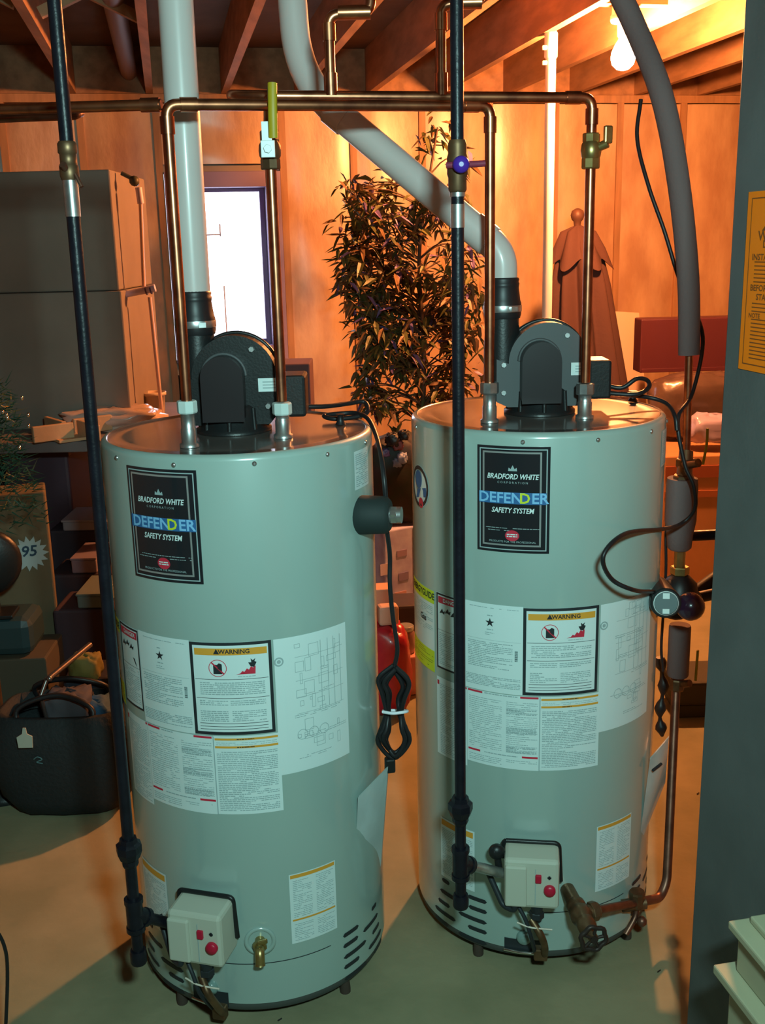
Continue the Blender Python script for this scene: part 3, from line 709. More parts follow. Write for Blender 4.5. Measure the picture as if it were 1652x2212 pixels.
# bright white standpipe behind
p0 = at(1190, 90, 4.66); b = MB(); b.tube([(p0.x, p0.y, 0.001), (p0.x, p0.y, ZJ+.15)], .0215, 20); b.lathe((p0.x, p0.y, at(1190, 92, 4.66).z), [(.0235, -.06), (.027, -.055), (.027, .035), (.0235, .04)], n=20)
tag(b.build('standpipe', m_pvc_b), 'thin white plastic standpipe brightly lit, beside the folded umbrella', 'pipe')
for yy in (103, 136):
    b = MB(); q = at(1176, yy, 4.63); b.box(q, (.02, .02, .016), 0, .003); b.build('clip', m_pvc_b, bpy.data.objects['standpipe'])

# ---------------------------------------------------------------- recirculation line at right
Yr = 2.42
hose = [at(1325, -40, Yr+.1), at(1372, 60, Yr+.08), at(1430, 210, Yr), at(1466, 400, Yr), at(1486, 600, Yr), at(1488, 766, Yr)]
b = MB(); b.tube(spl(hose, 8), .0245, 20); ins = b.build('insulated_pipe', m_insul); tag(ins, 'grey foam-insulated pipe curving down from ceiling at right', 'pipe')
b = MB(); b.tube([at(1488, 764, Yr), at(1482, 985, Yr)], .0095, 12); tag(b.build('copper_pipe', m_cu), 'short copper pipe below the foam-insulated pipe, behind right heater', 'pipe', 'copper water pipes')
Yq = 2.36
pump = thing('circulation_pump', 'black circulation pump on copper line right of the right heater', 'pump', at(1465, 1300, Yq))
b = MB(); b.tube([at(1482, 975, Yq+.03), at(1476, 1045, Yq)], [.016, .019], 14); b.hexn(at(1480, 1000, Yq+.02), .022, .02, n=8); b.hexn(at(1476, 1035, Yq), .024, .02, n=8); b.tube([at(1478, 1005, Yq), at(1508, 1000, Yq-.04)], .010, 10); b.build('upper_valve', m_brass_d, pump)
b = MB(); b.tube(spl([at(1528, 925, Yq-.05), at(1526, 960, Yq-.05), at(1518, 1003, Yq-.045)], 4), .0032, 8); b.build('yellow_handle', mat('yellow_vinyl', (.42, .30, .01), .45), pump)
b = MB(); b.lathe(at(1470, 1110, Yq), [(.034, .085), (.036, .07), (.036, -.015), (.030, -.05), (.028, -.08), (.022, -.086)], n=24); b.build('foam_sleeve', m_insul, pump)
b = MB(); b.hexn(at(1468, 1205, Yq), .013, .05, n=12); b.hexn(at(1468, 1232, Yq), .022, .02); b.build('brass_union', m_brass, pump)
pc = at(1465, 1290, Yq)
b = MB(); b.lathe(pc+Vector((0, .03, 0)), [(.045, 0), (.05, .01), (.05, .05), (.042, .06)], (-.2, -1, 0), 24); b.lathe(at(1468, 1250, Yq), [(.02, .01), (.04, -.01), (.045, -.04)], n=20); b.build('pump_body', m_rub, pump)
c1 = at(1438, 1303, 2.12)
b = MB(); b.lathe(c1, [(.033, -.16), (.033, -.004), (.032, .0), (.029, .0015)], (-.12, -1, .15), 28); b.build('motor_can', m_black, pump)
axd = Vector((-.12, -1, .15)).normalized(); tx = axd.cross(Vector((0, 0, 1))).normalized()*-1; ty = tx.cross(axd)*1
b = MB(); b.lathe(c1+axd*.002, [(.0245, 0), (.0242, .0006)], axd, 28); b.build('pump_label', mat('slate_foil', (.16, .22, .23), .35, .4), pump)
b = MB(); b.lathe(c1+axd*.0018, [(.0265, 0), (.0248, .002)], axd, 28, cap=False)
Mx = Matrix((tx, axd, ty)).transposed(); b.box(c1+axd*.003+ty*.017, (.014, .0008, .010), Mx); b.box(c1+axd*.003-ty*.016, (.014, .0008, .012), Mx); b.build('label_print', m_white, pump)
b = MB(); b.sphere(at(1491, 1310, 2.15), .031, 20); b.build('dark_dome', mat('dark_purple_plastic', (.035, .012, .03), .25, coat=.4), pump)
b = MB(); b.lathe(at(1466, 1405, Yq), [(.024, .065), (.026, .06), (.026, -.06), (.024, -.065)], n=20); b.build('foam_sleeve', m_insul, pump)
b = MB(); b.hexn(at(1462, 1478, Yq), .018, .03, n=8); b.tube([at(1462, 1478, Yq), at(1490, 1476, Yq-.03)], .009, 10); b.build('lower_valve', m_brass_d, pump)
b = MB(); b.tube([at(1507, 1405, Yq-.04), at(1502, 1470, Yq-.035)], .0032, 8); b.build('yellow_handle', _mats['yellow_vinyl'], pump)
# brown copper return down to the drain valve
DV = cyl_pt(T2, 8.2, .205, 0)
a0 = at(1460, 1485, Yq); el = at(1440, 1905, 2.18)
nd = Vector((.14, -1, 0)).normalized()
body = DV+nd*.075
tee2 = at(1375, 1950, 2.10)
b = MB(); b.tube(bend([a0, el, at(1425, 1940, 2.16), tee2], .02), .0105, 14); b.tube(bend([tee2, at(1290, 1966, body.y+.0)], .01), .0095, 14)
rt = b.build('copper_pipe', m_cu_old); tag(rt, 'brown copper return pipe right of right heater, elbowing to its drain valve', 'pipe', 'copper water pipes')
b = MB(); b.hexn(tee2+Vector((0, 0, .01)), .018, .04, n=10); b.tube([tee2+Vector((-.035, -.005, -.004)), tee2+Vector((.02, 0, 0))], .0145, 12); b.build('brass_tee', m_brass_d, rt)
b = MB(); b.tube(spl([tee2, tee2+Vector((-.005, -.01, -.03)), tee2+Vector((-.03, -.03, -.06))], 4), .007, 8); b.sphere(tee2+Vector((.008, -.02, -.035)), .012, 10); b.build('drain_tap', m_cu_old, rt)
dv = thing('drain_valve', 'tarnished brass drain valve with round handwheel low on right heater', 'valve', DV)
b = MB(); b.tube([DV-nd*.004, DV+nd*.05], .0165, 16); b.lathe(DV+nd*.05, [(.017, 0), (.021, .006), (.021, .02), (.018, .024), (.023, .032), (.024, .05), (.018, .062), (.020, .068), (.020, .088), (.011, .095), (.010, .125)], nd, 18)
b.build('valve_body', m_brass_d, dv)
oo = at(1290, 1966, body.y); bc = DV+nd*.09
b = MB(); b.tube([bc, oo+(oo-bc).normalized()*.002], .016, 14); b.hexn(bc+(oo-bc)*.75, .021, .016, oo-bc, n=8); b.build('side_outlet', m_brass_d, dv)
hc = DV+nd*.172; x_ = nd.orthogonal().normalized(); y_ = nd.cross(x_)
b = MB(); n_ = 32; ring = [hc+(x_*math.cos(2*math.pi*i/n_)+y_*math.sin(2*math.pi*i/n_))*(.0265+.002*math.cos(6*2*math.pi*i/n_)) for i in range(n_+1)]; b.tube(ring, .0050, 8)
for i in range(5): q = 2*math.pi*i/5; b.tube([hc, hc+(x_*math.cos(q)+y_*math.sin(q))*.025], .0035, 8)
b.tube([hc-nd*.02, hc+nd*.006], .008, 10); b.build('handwheel', mat('dark_iron_wheel', (.05, .035, .03), .45, .5), dv)

# ---------------------------------------------------------------- cords
def cord(name, pts, r, label, cat='cord', k=8, m=m_rub):
    b = MB(); b.tube(spl(pts, k), r, 10); return tag(b.build(name, m), label, cat)
cord('power_cord', [at(1384, 215, 2.55), at(1376, 300, 2.53), at(1400, 400, 2.5), at(1435, 500, 2.48), at(1466, 600, 2.47), at(1500, 670, 2.46), at(1518, 740, 2.40), at(1495, 850, 2.36), at(1464, 905, 2.30), at(1478, 1000, 2.28), at(1498, 1050, 2.27), at(1500, 1100, 2.27), at(1470, 1132, 2.27), at(1430, 1143, 2.20), at(1350, 1153, 2.00), at(1303, 1200, 1.94), at(1320, 1250, 1.97), at(1370, 1275, 1.99), at(1412, 1278, 2.14)], .0046, 'black cord hanging from the bulb area and looping over right heater to pump')
cord('thin_cable', [at(1446, 1095, 2.40), at(1438, 1150, 2.38), at(1438, 1230, 2.38), at(1432, 1330, 2.4), at(1428, 1400, 2.42), at(1432, 1450, 2.42)], .0035, 'thin dark cable beside the pump behind right heater edge')
b = MB(); b.tube(spl([at(1425, 1420, 2.50), at(1433, 1480, 2.50), at(1425, 1540, 2.50), at(1430, 1590, 2.5)], 6), [.01+.006*math.sin(i*1.3) for i in range(19)], 8)
b.build('cable_bundle', m_rub, pump)
z_ = ZT+.007
def tp(px, py, Y=None, dz=.006):
    return atz(px, py, ZT+dz)
c1_ = [at(642, 878, 2.22), at(700, 878, 2.24), at(750, 872, 2.28), at(785, 868, 2.30), at(795, 885, 2.28), at(780, 898, 2.26), at(725, 905, 2.24), at(700, 898, 2.26), at(740, 893, 2.28), at(770, 893, 2.27), at(795, 905, 2.22), at(812, 940, 2.16), at(822, 980, 2.10), at(830, 1040, 2.06), at(836, 1120, 2.06)]
cord('blower_cord', c1_, .0050, 'black cord looping off top of the left heater and down its side')
b = MB(); q = atz(735, 906, ZT+.012); b.lathe((q.x, q.y, ZT+.0015), [(.012, 0), (.008, .006), (.006, .018), (.010, .022)], n=12); tag(b.build('cord_clip', m_rub), 'small black cord clip on top of the left heater', 'clip')
c2_ = [at(1262, 826, 2.36), at(1290, 826, 2.32), at(1340, 838, 2.30), at(1375, 818, 2.30), at(1398, 822, 2.32), at(1400, 838, 2.30), at(1370, 852, 2.28), at(1300, 848, 2.30), at(1340, 852, 2.32), at(1400, 858, 2.34), at(1440, 872, 2.32), at(1458, 900, 2.28), at(1462, 930, 2.27)]
cord('blower_cord', c2_, .0050, 'black cord looping off top of the right heater behind its blower')
b = MB(); q = atz(1366, 868, ZT+.0); b.lathe((q.x, q.y, ZT+.0015), [(.012, 0), (.008, .006), (.006, .020), (.010, .024)], n=12); tag(b.build('cord_clip', m_rub), 'small black cord clip on top of the right heater', 'clip')
# coiled cord between the heaters
Yc = 2.10
coil = thing('coiled_cord', 'black cord coiled in a figure eight with white tie between the heaters', 'cord', at(852, 1640, Yc))
b = MB(); b.tube(spl([at(836, 1150, 2.06), at(842, 1200, Yc), at(842, 1260, Yc), at(848, 1330, Yc), at(858, 1400, Yc), at(852, 1440, Yc)], 6), .0048, 10)
for k_, (w1, w2, dy, dY) in enumerate(((32, 33, 0, 0), (25, 26, 8, .012), (29, 20, 4, -.010), (18, 30, 12, .006))):
    x0 = 853+(-3, 2, 1, -1)[k_]
    pts = [at(x0, 1437+dy, Yc+dY), at(x0+w1, 1470+dy, Yc+dY), at(x0+w1-10, 1510, Yc+dY), at(x0+12, 1540, Yc), at(x0+w2-6, 1575, Yc+dY), at(x0+w2, 1605-dy, Yc+dY), at(x0, 1638-dy, Yc+dY), at(x0-w2, 1605-dy, Yc-dY), at(x0-w2+6, 1575, Yc-dY), at(x0-16, 1540, Yc), at(x0-w1+8, 1500, Yc-dY), at(x0-w1, 1465+dy, Yc-dY), at(x0, 1437+dy, Yc-dY)]
    b.tube(spl(pts, 5), .0052, 8)
b.build('cord', m_rub, coil)
b = MB(); b.tube(spl([at(828, 1538, Yc-.02), at(850, 1541, Yc-.03), at(878, 1537, Yc-.02), at(872, 1535, Yc+.03), at(832, 1535, Yc+.03), at(828, 1538, Yc-.02)], 5), .0035, 8); b.build('white_tie', m_mun, coil)
b = MB(); b.box(at(842, 1652, Yc), (.022, .02, .034), .2, .004); b.build('plug', m_black, coil)
# manual pouches
def pouch(T, quad, label, YY):
    b = MB(); P = [at(x, y, Y) for x, y, Y in quad]; n = 6
    vs = []; fs = []
    for i in range(n+1):
        s = i/n
        for j in range(n+1):
            t = j/n; p = P[0]*(1-s)*(1-t)+P[1]*s*(1-t)+P[2]*s*t+P[3]*(1-s)*t
            vs.append(p+Vector((.0, -.010*math.sin(math.pi*s)*math.sin(math.pi*t)-.002, 0)))
    m_ = len(vs); vs2 = [v+Vector((.002, .008, 0)) for v in vs]
    for i in range(n):
        for j in range(n): fs.append([i*(n+1)+j, (i+1)*(n+1)+j, (i+1)*(n+1)+j+1, i*(n+1)+j+1])
    b.add(vs, fs, 0, True); b.add(vs2, fs, 0, True)
    edge = [i*(n+1) for i in range(n+1)]+[n*(n+1)+j for j in range(1, n+1)]+[i*(n+1)+n for i in range(n-1, -1, -1)]+[j for j in range(n-1, 0, -1)]
    e = len(edge); b.add([vs[i] for i in edge]+[vs2[i] for i in edge], [[i, (i+1) % e, e+(i+1) % e, e+i] for i in range(e)], 0)
    return tag(b.build('manual_pouch', mat('clear_pouch', (.55, .66, .66), .25, coat=.5, var=.15, vscale=12)), label, 'pouch')
po = pouch(T1, [(773, 1722, 2.00), (838, 1655, 2.09), (822, 1870, 2.12), (763, 1942, 2.04)], 'clear sleeve of papers on the left heater\'s lower right side', 0)
b = MB(); q = [at(778, 1745, 1.985), at(832, 1690, 2.07)]; 

po2 = pouch(T2, [(1403, 1640, 2.17), (1444, 1592, 2.24), (1436, 1690, 2.27), (1378, 1832, 2.16)], 'clear sleeve of papers on the right heater\'s lower right side', 0)
b = MB(); b.tube([at(1410, 1664, 2.160), at(1428, 1650, 2.185)], .0035, 6); b.build('printed_bar', m_inkd, po2)

# ================================================================== FURNACE CABINET at right
tF = -R(0, 1); nF = -R(1, 0); zF = Vector((0, 0, 1))          # along its side towards the camera / out of its side / up
fY = 1.72
e_m = at(1545, 1100, fY); E0 = Vector((e_m.x, e_m.y, 0))
furn = thing('furnace', 'tall slate-grey sheet metal furnace cabinet at right with orange notice', 'furnace', E0)
cF = E0+tF*.40-nF*.30
b = MB(); b.box((cF.x, cF.y, 1.21), (.60, .80, 2.41), A, .005)
b.build('cabinet', mat('furnace_paint', (.115, .125, .125), .55, var=.18, vscale=7, bump=.05, bscale=120, spec=.3), furn)
def onF(px, py):
    d = ray(px, py); O = Vector((0, 0, HC)); k_ = (E0-O).dot(nF)/d.dot(nF); p = O+d*k_; return (p-E0).dot(tF), p.z
s0, z1_2 = onF(1617, 415); s1, z0_ = onF(1598, 796); s0 = (s0+s1)/2
def pF(s_, z, off): return E0+tF*s_+nF*off+zF*z
sw = .17
b = MB(); b.prism([(0, z0_), (sw, z0_), (sw, z1_2), (0, z1_2)], E0+tF*s0, tF, zF, nF, .0016); b.build('orange_notice', mat('orange_paper', (1.0, .21, .0), .6), furn)
b = MB()
def fl(x0, x1, z, h=.0016): b.add([pF(s0+x0, z-h/2, .0022), pF(s0+x1, z-h/2, .0022), pF(s0+x1, z+h/2, .0022), pF(s0+x0, z+h/2, .0022)], [[0, 1, 2, 3]])
Hn = z1_2-z0_
fl(.012, sw-.012, z1_2-.010); fl(.012, sw-.012, z0_+.010)
b.add([pF(s0+x, z, .0022) for x, z in ((.012, z0_+.010), (.0138, z0_+.010), (.0138, z1_2-.010), (.012, z1_2-.010))], [[0, 1, 2, 3]])
zi = z1_2-.17*Hn
b.add([pF(s0+x, zi+z, .0022) for x, z in ((.045, -.012), (.085, .022), (.125, -.012), (.116, -.012), (.085, .015), (.054, -.012))], [[0, 1, 5, ], [1, 4, 5], [1, 2, 3], [1, 3, 4]])
for (tx_, z, sz, x) in (('WARNING', .245, .020, .036), ('DO NOT', .29, .015, .05), ('INSTALLER', .36, .013, .022), ('BEFORE', .53, .013, .022), ('START', .58, .013, .04), ('NOTE', .685, .010, .022)):
    vs, fs = text2d(tx_, sz, bold=True, align='LEFT', sx=1.2); b.add([pF(s0+x+vx, z1_2-z*Hn+vy, .0022) for vx, vy in vs], fs)
for (q0, q1) in ((.385, .51), (.615, .675), (.705, .93)):
    q = q0
    while q < q1: fl(.030, random.uniform(.11, .15), z1_2-q*Hn, .0016); q += .022
b.build('notice_print', mat('brown_print', (.22, .06, .01), .6), furn)

# pale green two-tier utility box, bottom right
m_bin = mat('pale_green_plastic', (.40, .38, .25), .5, var=.08)
zl = .60; P0 = atz(1572, 1988, zl); P0 = Vector((P0.x, P0.y, 0))
Lb = (atz(1559, 2086, .50)-P0); 
bn = thing('storage_bin', 'pale green plastic bin with ledge and lid at bottom right corner', 'bin', P0)
def bbin(name, s0_, s1_, n0, n1, z0, z1, bev=.004):
    c = P0+tF*(s0_+s1_)/2-nF*(n0+n1)/2; b = MB(); b.box((c.x, c.y, (z0+z1)/2), (abs(n1-n0), abs(s1_-s0_), z1-z0), A, bev); b.build(name, m_bin, bn)
zg = .515; wB = (E0-P0).dot(-nF)-.012
bbin('lid', 0, .7, 0, wB, zl-.014, zl, .003)
bbin('lid_step', .012, .7, .028, wB, zl, zl+.012, .003)
bbin('upper_body', .006, .69, .014, wB, zg, zl-.014)
bbin('ledge', -.014, .71, -.012, wB, zg-.016, zg, .003)
bbin('ledge_shadow_strip', -.004, .70, -.002, wB, zg-.020, zg-.016, .001)  # added strip shaped to stand in for the shadow gap under the ledge
bbin('lower_body', .0, .69, .008, wB, .001, zg-.020, .006)

# ================================================================== BULB
lamp = thing('bare_bulb', 'glowing bare light bulb in a ceiling socket near the joists', 'light bulb', (BULB[0], BULB[1], BULB[2]))
WL[lamp.name] = Vector(BULB)
bm_ = bpy.data.materials.new('bulb_glow'); bm_.use_nodes = True; nt = bm_.node_tree
for nd_ in list(nt.nodes): nt.nodes.remove(nd_)
em = nt.nodes.new('ShaderNodeEmission'); ou = nt.nodes.new('ShaderNodeOutputMaterial'); nt.links.new(em.outputs[0], ou.inputs[0])
em.inputs[0].default_value = (1.0, .35, .105, 1); em.inputs[1].default_value = BULB_E
b = MB(); B = Vector(BULB); b.lathe(B, [(.004, -.062), (.024, -.056), (.042, -.038), (.048, -.015), (.045, .008), (.032, .035), (.020, .052), (.016, .062)], n=24); b.build('glass_bulb', bm_, lamp)
b = MB(); b.lathe(B, [(.020, .060), (.024, .065), (.026, .11), (.05, .115), (.055, .125), (.055, .14)], n=24); b.build('socket', mat('porcelain', (.8, .78, .72), .3), lamp)
b = MB(); b.lathe(B, [(.052, .139), (.052, .175)], n=20); b.build('junction_box', m_steel, lamp)
ub = uvz(B)
b = MB(); p0 = R(1.62, ub[1], B.z+.19); p1 = R(2.0, ub[1], B.z+.19); dx = (p1-p0); b.box((p0+p1)/2, (dx.length, .06, .03), A)
tag(b.build('lamp_crosspiece', m_wood), 'short wooden crosspiece under the joists carrying the bare bulb', 'wood block')

# ================================================================== BACKGROUND THINGS
def carton(name, c, d, rot, m, label, cat='box', tape=True, grp=None, lid=True):
    """c = centre of the base"""
    root = thing(name, label, cat, c, grp); c = Vector(c)
    b = MB(); b.box(c+Vector((0, 0, d[2]/2)), d, rot, .006); b.build('carton_body', m, root)
    if tape:
        b = MB(); b.box(c+Vector((0, 0, d[2]+.001)), (d[0]*.99, .05, .002), rot); b.build('tape', mat('tan_tape', (.35, .24, .14), .35), root)
    if lid:
        b = MB(); Mz = Matrix.Rotation(rot, 3, 'Z'); b.box(c+Mz @ Vector((0, -d[1]/2-.0015, d[2]*.5)), (.004, .003, d[2]*.96), rot); b.build('flap_seam', mat('seam_dark', (.10, .07, .05), .9), root)
    return root
# workbench
BZ = .93
fr = atz(290, 948, BZ); Yb = fr.y
bench = thing('workbench', 'dark workbench behind left heater carrying two large cartons', 'workbench', (-1.45, Yb+.45, 0))
b = MB(); b.box((-1.45, Yb+.45, BZ-.02), (1.5, .95, .04), 0, .004); b.build('worktop', mat('bench_grey', (.16, .13, .13), .6, var=.2), bench)
for x in (-2.15, -.76):
    for y in (Yb+.05, Yb+.86):
        b = MB(); b.box((x, y, (BZ-.04)/2), (.07, .07, BZ-.04), 0, .004); b.build('leg', mat('bench_dark', (.07, .05, .05), .7), bench)
b = MB(); b.box((-1.45, Yb+.48, .38), (1.34, .8, .025)); b.build('shelf', _mats['bench_dark'], bench)
Yk = Yb+.26
lo_r = at(284, 900, Yk); lo_t = at(277, 628, Yk); up_r = at(256, 620, Yk); up_t = at(250, 366, Yk)
carton('carton', ((lo_r.x-1.15), Yk+.30, BZ), (2.3-.0, .60, lo_t.z-BZ), 0, m_card_g, 'lower big grey-brown carton on the workbench', tape=False, lid=False, grp='big cartons')
carton('carton', ((up_r.x-1.15), Yk+.31, lo_t.z+.002), (2.3, .60, up_t.z-lo_t.z), 0, m_card_g, 'upper big grey-brown carton, stacked on another', tape=False, lid=False, grp='big cartons')
# wooden tray
tr = thing('wooden_tray', 'open orange wooden tray on the workbench corner, behind left gas pipe', 'tray', atz(150, 945, BZ))
q = atz(120, 962, BZ); Mz = .45
for (dx, dy, L_, t_, r_) in ((.02, .0, .15, .018, .65), (.12, .16, .15, .018, .65), (-.01, .13, .17, .018, -.9), (.14, .03, .17, .018, -.9)):
    b = MB(); b.box(q+Vector((dx-.04, dy+.05, .038)), (L_, t_, .058), r_, .003); b.build('board', m_wood, tr)
b = MB(); b.box(q+Vector((.02, .13, .008)), (.15, .16, .01), .65); b.build('tray_bottom', m_wood, tr)
b = MB(); q = atz(243, 912, BZ); b.lathe((q.x, q.y, BZ+.001), [(.045, 0), (.05, .004), (.05, .10), (.046, .104)], n=24); b.lathe((q.x, q.y, BZ+.106), [(.047, 0), (.03, .01), (.004, .014)], n=24)
tag(b.build('paint_can', mat('dull_can', (.14, .11, .10), .5)), 'small dark can in front of the cartons on the workbench', 'can')
def crumple(c, d, amp, seed, n=14):
    rnd = random.Random(seed); mb = MB(); ph = [rnd.uniform(0, 6) for _ in range(8)]; c = Vector(c); vs = []; fs = []; m2 = n
    for i in range(m2+1):
        t = math.pi*i/m2
        for k in range(2*n):
            q = math.pi*k/n
            rr = 1+amp*(math.sin(3*q+ph[0]+2*t)*math.sin(4*t+ph[1])+.6*math.sin(7*q+ph[2])*math.sin(5*t+ph[3])+.4*math.sin(11*q+9*t+ph[4]))
            ex = .6
            sgn = lambda v: math.copysign(abs(v)**ex, v)
            zz = sgn(math.cos(t)); x = sgn(math.cos(q))*math.sin(t)**ex; y = sgn(math.sin(q))*math.sin(t)**ex
            vs.append(c+Vector((x*d[0]/2*rr, y*d[1]/2*rr, max(zz*d[2]/2*rr, -d[2]/2))))
    for i in range(m2):
        for k in range(2*n): fs.append([i*2*n+k, (i+1)*2*n+k, (i+1)*2*n+(k+1) % (2*n), i*2*n+(k+1) % (2*n)])
    mb.add(vs, fs, 0, True); return mb
q = atz(215, 925, BZ); b = crumple((q.x+.06, q.y, BZ+.04), (.36, .22, .08), .16, 3); tag(b.build('plastic_bag', mat('pinkish_film', (.50, .36, .30), .25, coat=.6)), 'crumpled pale plastic bag on the workbench beside dark can', 'bag')
# white tub
q = atz(335, 897, BZ); tb = MB(); tb.lathe((q.x, q.y, BZ+.001), [(.038, 0), (.041, .003), (.046, .082), (.052, .083), (.052, .096), (.047, .097), (.045, .088)], n=28)
q_tub = q; tag(tb.build('plastic_tub', mat('cream_plastic', (.66, .50, .38), .45)), 'cream plastic tub on the workbench edge right of the cartons', 'tub')
# clamp pole
Yp = Yk+.10
pl = thing('clamp_pole', 'thin pinkish plastic pole with lilac clamp right of the cartons', 'pole', at(333, 880, Yp))
m_lil = mat('lilac_plastic', (.62, .50, .66), .35); m_pink = mat('pinkish_plastic', (.60, .40, .36), .35, coat=.4)
zb_ = BZ+.002
a_ = at(325, 645, Yp); b = MB(); b.tube([(a_.x+.012, Yp, zb_), at(323, 642, Yp)], .0075, 10); b.tube([at(311, 630, Yp), at(302, 405, Yp)], .0075, 10); b.build('pole', m_pink, pl)
b = MB(); b.tube([at(272, 636, Yp-.02), at(335, 622, Yp-.02)], [.012, .015], 14); b.build('clamp', m_lil, pl)
for px in (316, 326):
    b = MB(); c = at(px, 628-(px-316)*.2, Yp-.02); b.lathe(c, [(.0165, -.003), (.0165, .003)], at(335, 622, Yp)-at(272, 636, Yp), 14); b.build('clamp_ring', mat('dark_violet', (.12, .08, .2), .4), pl)
b = MB(); b.tube([at(298, 400, Yp), at(284, 385, Yp), at(262, 374, Yp)], .008, 8); b.sphere(at(290, 391, Yp), .02, 10); b.build('hook', mat('dark_olive', (.06, .06, .04), .5), pl)
b = MB(); b.tube([at(299, 405, Yp), at(304, 440, Yp)], .013, 12); b.build('end_sleeve', m_lil, pl)

# far left carton with starburst and 95
Yx = 3.42
c_r = at(132, 1470, Yx); c_t = at(100, 1062, Yx)
wbx = .34; xr = at(118, 1270, Yx).x
rc = .29; exc = Vector((math.cos(rc), math.sin(rc), 0)); nc = Vector((math.sin(rc), -math.cos(rc), 0)); FRc = Vector((xr, Yx, .0005))
sb = carton('carton', FRc-exc*wbx/2-nc*.08, (wbx, .16, c_t.z), rc, mat('brown_carton', (.17, .125, .07), .85, var=.15), 'brown carton on floor at far left with 95 starburst sticker', tape=False, lid=False)
d = ray(64, 1196); O_ = Vector((0, 0, HC)); c = O_+d*((FRc-O_).dot(nc)/d.dot(nc))
n_ = 15; pts = []
for i in range(2*n_): rr_ = .062 if i % 2 == 0 else .043; pts.append((rr_*math.cos(math.pi*i/n_), rr_*math.sin(math.pi*i/n_)))
b = MB(); b.prism(pts, c, exc, (0, 0, 1), nc, .002); b.build('starburst', mat('pale_starburst', (.42, .50, .50), .6), sb)
vs, fs = text2d('95', .052, bold=True, shear=.15); b = MB(); b.add([c+exc*(x-.002)+nc*.003+Vector((0, 0, .008+y)) for x, y in vs], fs); b.build('starburst_number', mat('deep_blue_print', (.02, .05, .09), .6), sb)
Yc_ = 3.12
k0 = at(30, 1342, Yc_); k1_ = at(30, 1424, Yc_); kx = at(0, 1385, Yc_).x
b = MB(); b.box((kx-.02, Yc_+.11, k1_.z/2), (.30, .22, k1_.z-.002), .05, .006); tag(b.build('low_box', mat('dim_brown_box', (.07, .055, .035), .8)), 'low dim brown box on the floor at far left under dark case', 'box')
b = MB(); b.box((kx-.02, Yc_+.10, (k0.z+k1_.z)/2+.001), (.22, .18, k0.z-k1_.z), .05, .03); tag(b.build('dark_case', mat('dark_teal_case', (.02, .045, .05), .5)), 'dark teal rounded case at far left below the starburst', 'case')
q = at(-28, 1215, Yc_+.03); ax_ = (.35, -1, .05)
b = MB(); b.lathe(q, [(.03, -.022), (.088, -.018), (.104, -.008), (.104, .008), (.088, .018), (.03, .022)], ax_, 28); b.lathe(q, [(.02, -.03), (.02, .03)], ax_, 14)
b.tube([(q.x, q.y+.035, q.z), (q.x, q.y+.035, k0.z+.006)], .012, 10); b.box((q.x, q.y+.03, k0.z+.007), (.12, .10, .012), .1, .003)
tag(b.build('exercise_wheel', m_black), 'dark wheel on a small stand at far left, on top of dark case', 'wheel')

# artificial Christmas tree, far left
xt = at(10, 900, 2.95)
tree = thing('artificial_tree', 'dark green artificial tree with gold glints at far left edge', 'artificial tree', (xt.x-.12, 2.95, 0))
b = MB(); b.tube([(xt.x-.12, 2.95, .02), (xt.x-.12, 2.95, xt.z+.06)], .016, 10); b.build('trunk', m_brass_d, tree)
b = MB(); b.lathe((xt.x-.12, 2.95, 0), [(.13, .001), (.13, .02), (.03, .05)], n=20); b.build('tree_base', m_black, tree)
b = MB(); rnd = random.Random(4)
ztop = xt.z+.10
for i in range(2600):
    h = rnd.random()**.8; z = .84+(ztop-.84)*h; rmax = .22*(1-.35*h)
    a = rnd.uniform(0, 6.283); rr = rmax*math.sqrt(rnd.random()); c = Vector((xt.x-.12+rr*math.cos(a), 2.92+rr*math.sin(a)*.6, z))
    d = Vector((math.cos(a)+rnd.gauss(0, .5), math.sin(a)+rnd.gauss(0, .5), rnd.gauss(.2, .6))).normalized(); s = d.orthogonal().normalized()*.0022; L_ = rnd.uniform(.025, .05)
    b.add([c-s, c+s, c+d*L_], [[0, 1, 2]], 0 if rnd.random() > (.25 if h > .78 else .03) else 1)
f_ = b.build('needles', [mat('dark_needles', (.018, .06, .035), .5), mat('gold_tinsel', (.55, .40, .16), .25, .8)], tree); f_['kind'] = 'stuff'
for i, (px, py) in enumerate(((47, 860), (6, 890), (14, 897), (16, 903), (61, 896), (62, 920), (42, 967))):
    b = MB(); b.sphere(at(px, py, 2.72), .0045, 8, sc=(1, 1, 1.5)); b.build('glass_bauble', m_chrome, tree)

# black tote bag on the floor
bc_ = at(150, 1620, 2.80); Xb = at(140, 1650, 2.80).x
bag = thing('tote_bag', 'black fabric tote bag on the floor left of the left gas pipe', 'bag', (Xb, 2.86, 0))
w_t, w_b, hb_ = .25, .19, .27
b = MB(); n = 28; rings = []
for (h, wx, wy) in ((0.002, .13, .085), (.012, .16, .11), (.06, .195, .13), (.15, .22, .137), (.24, .222, .13), (.31, .19, .11), (.315, .175, .10), (.26, .17, .095)):
    rings.append([Vector((Xb+wx*math.copysign(abs(math.cos(2*math.pi*k/n))**.6, math.cos(2*math.pi*k/n))*(1+.02*math.sin(5*k+h*30)), 2.86+wy*math.copysign(abs(math.sin(2*math.pi*k/n))**.6, math.sin(2*math.pi*k/n))*(1+.03*math.sin(3*k+h*40)), h)) for k in range(n)])
vs = [v for r_ in rings for v in r_]; fs = []
for i in range(len(rings)-1):
    for k in range(n): fs.append([i*n+k, i*n+(k+1) % n, (i+1)*n+(k+1) % n, (i+1)*n+k])
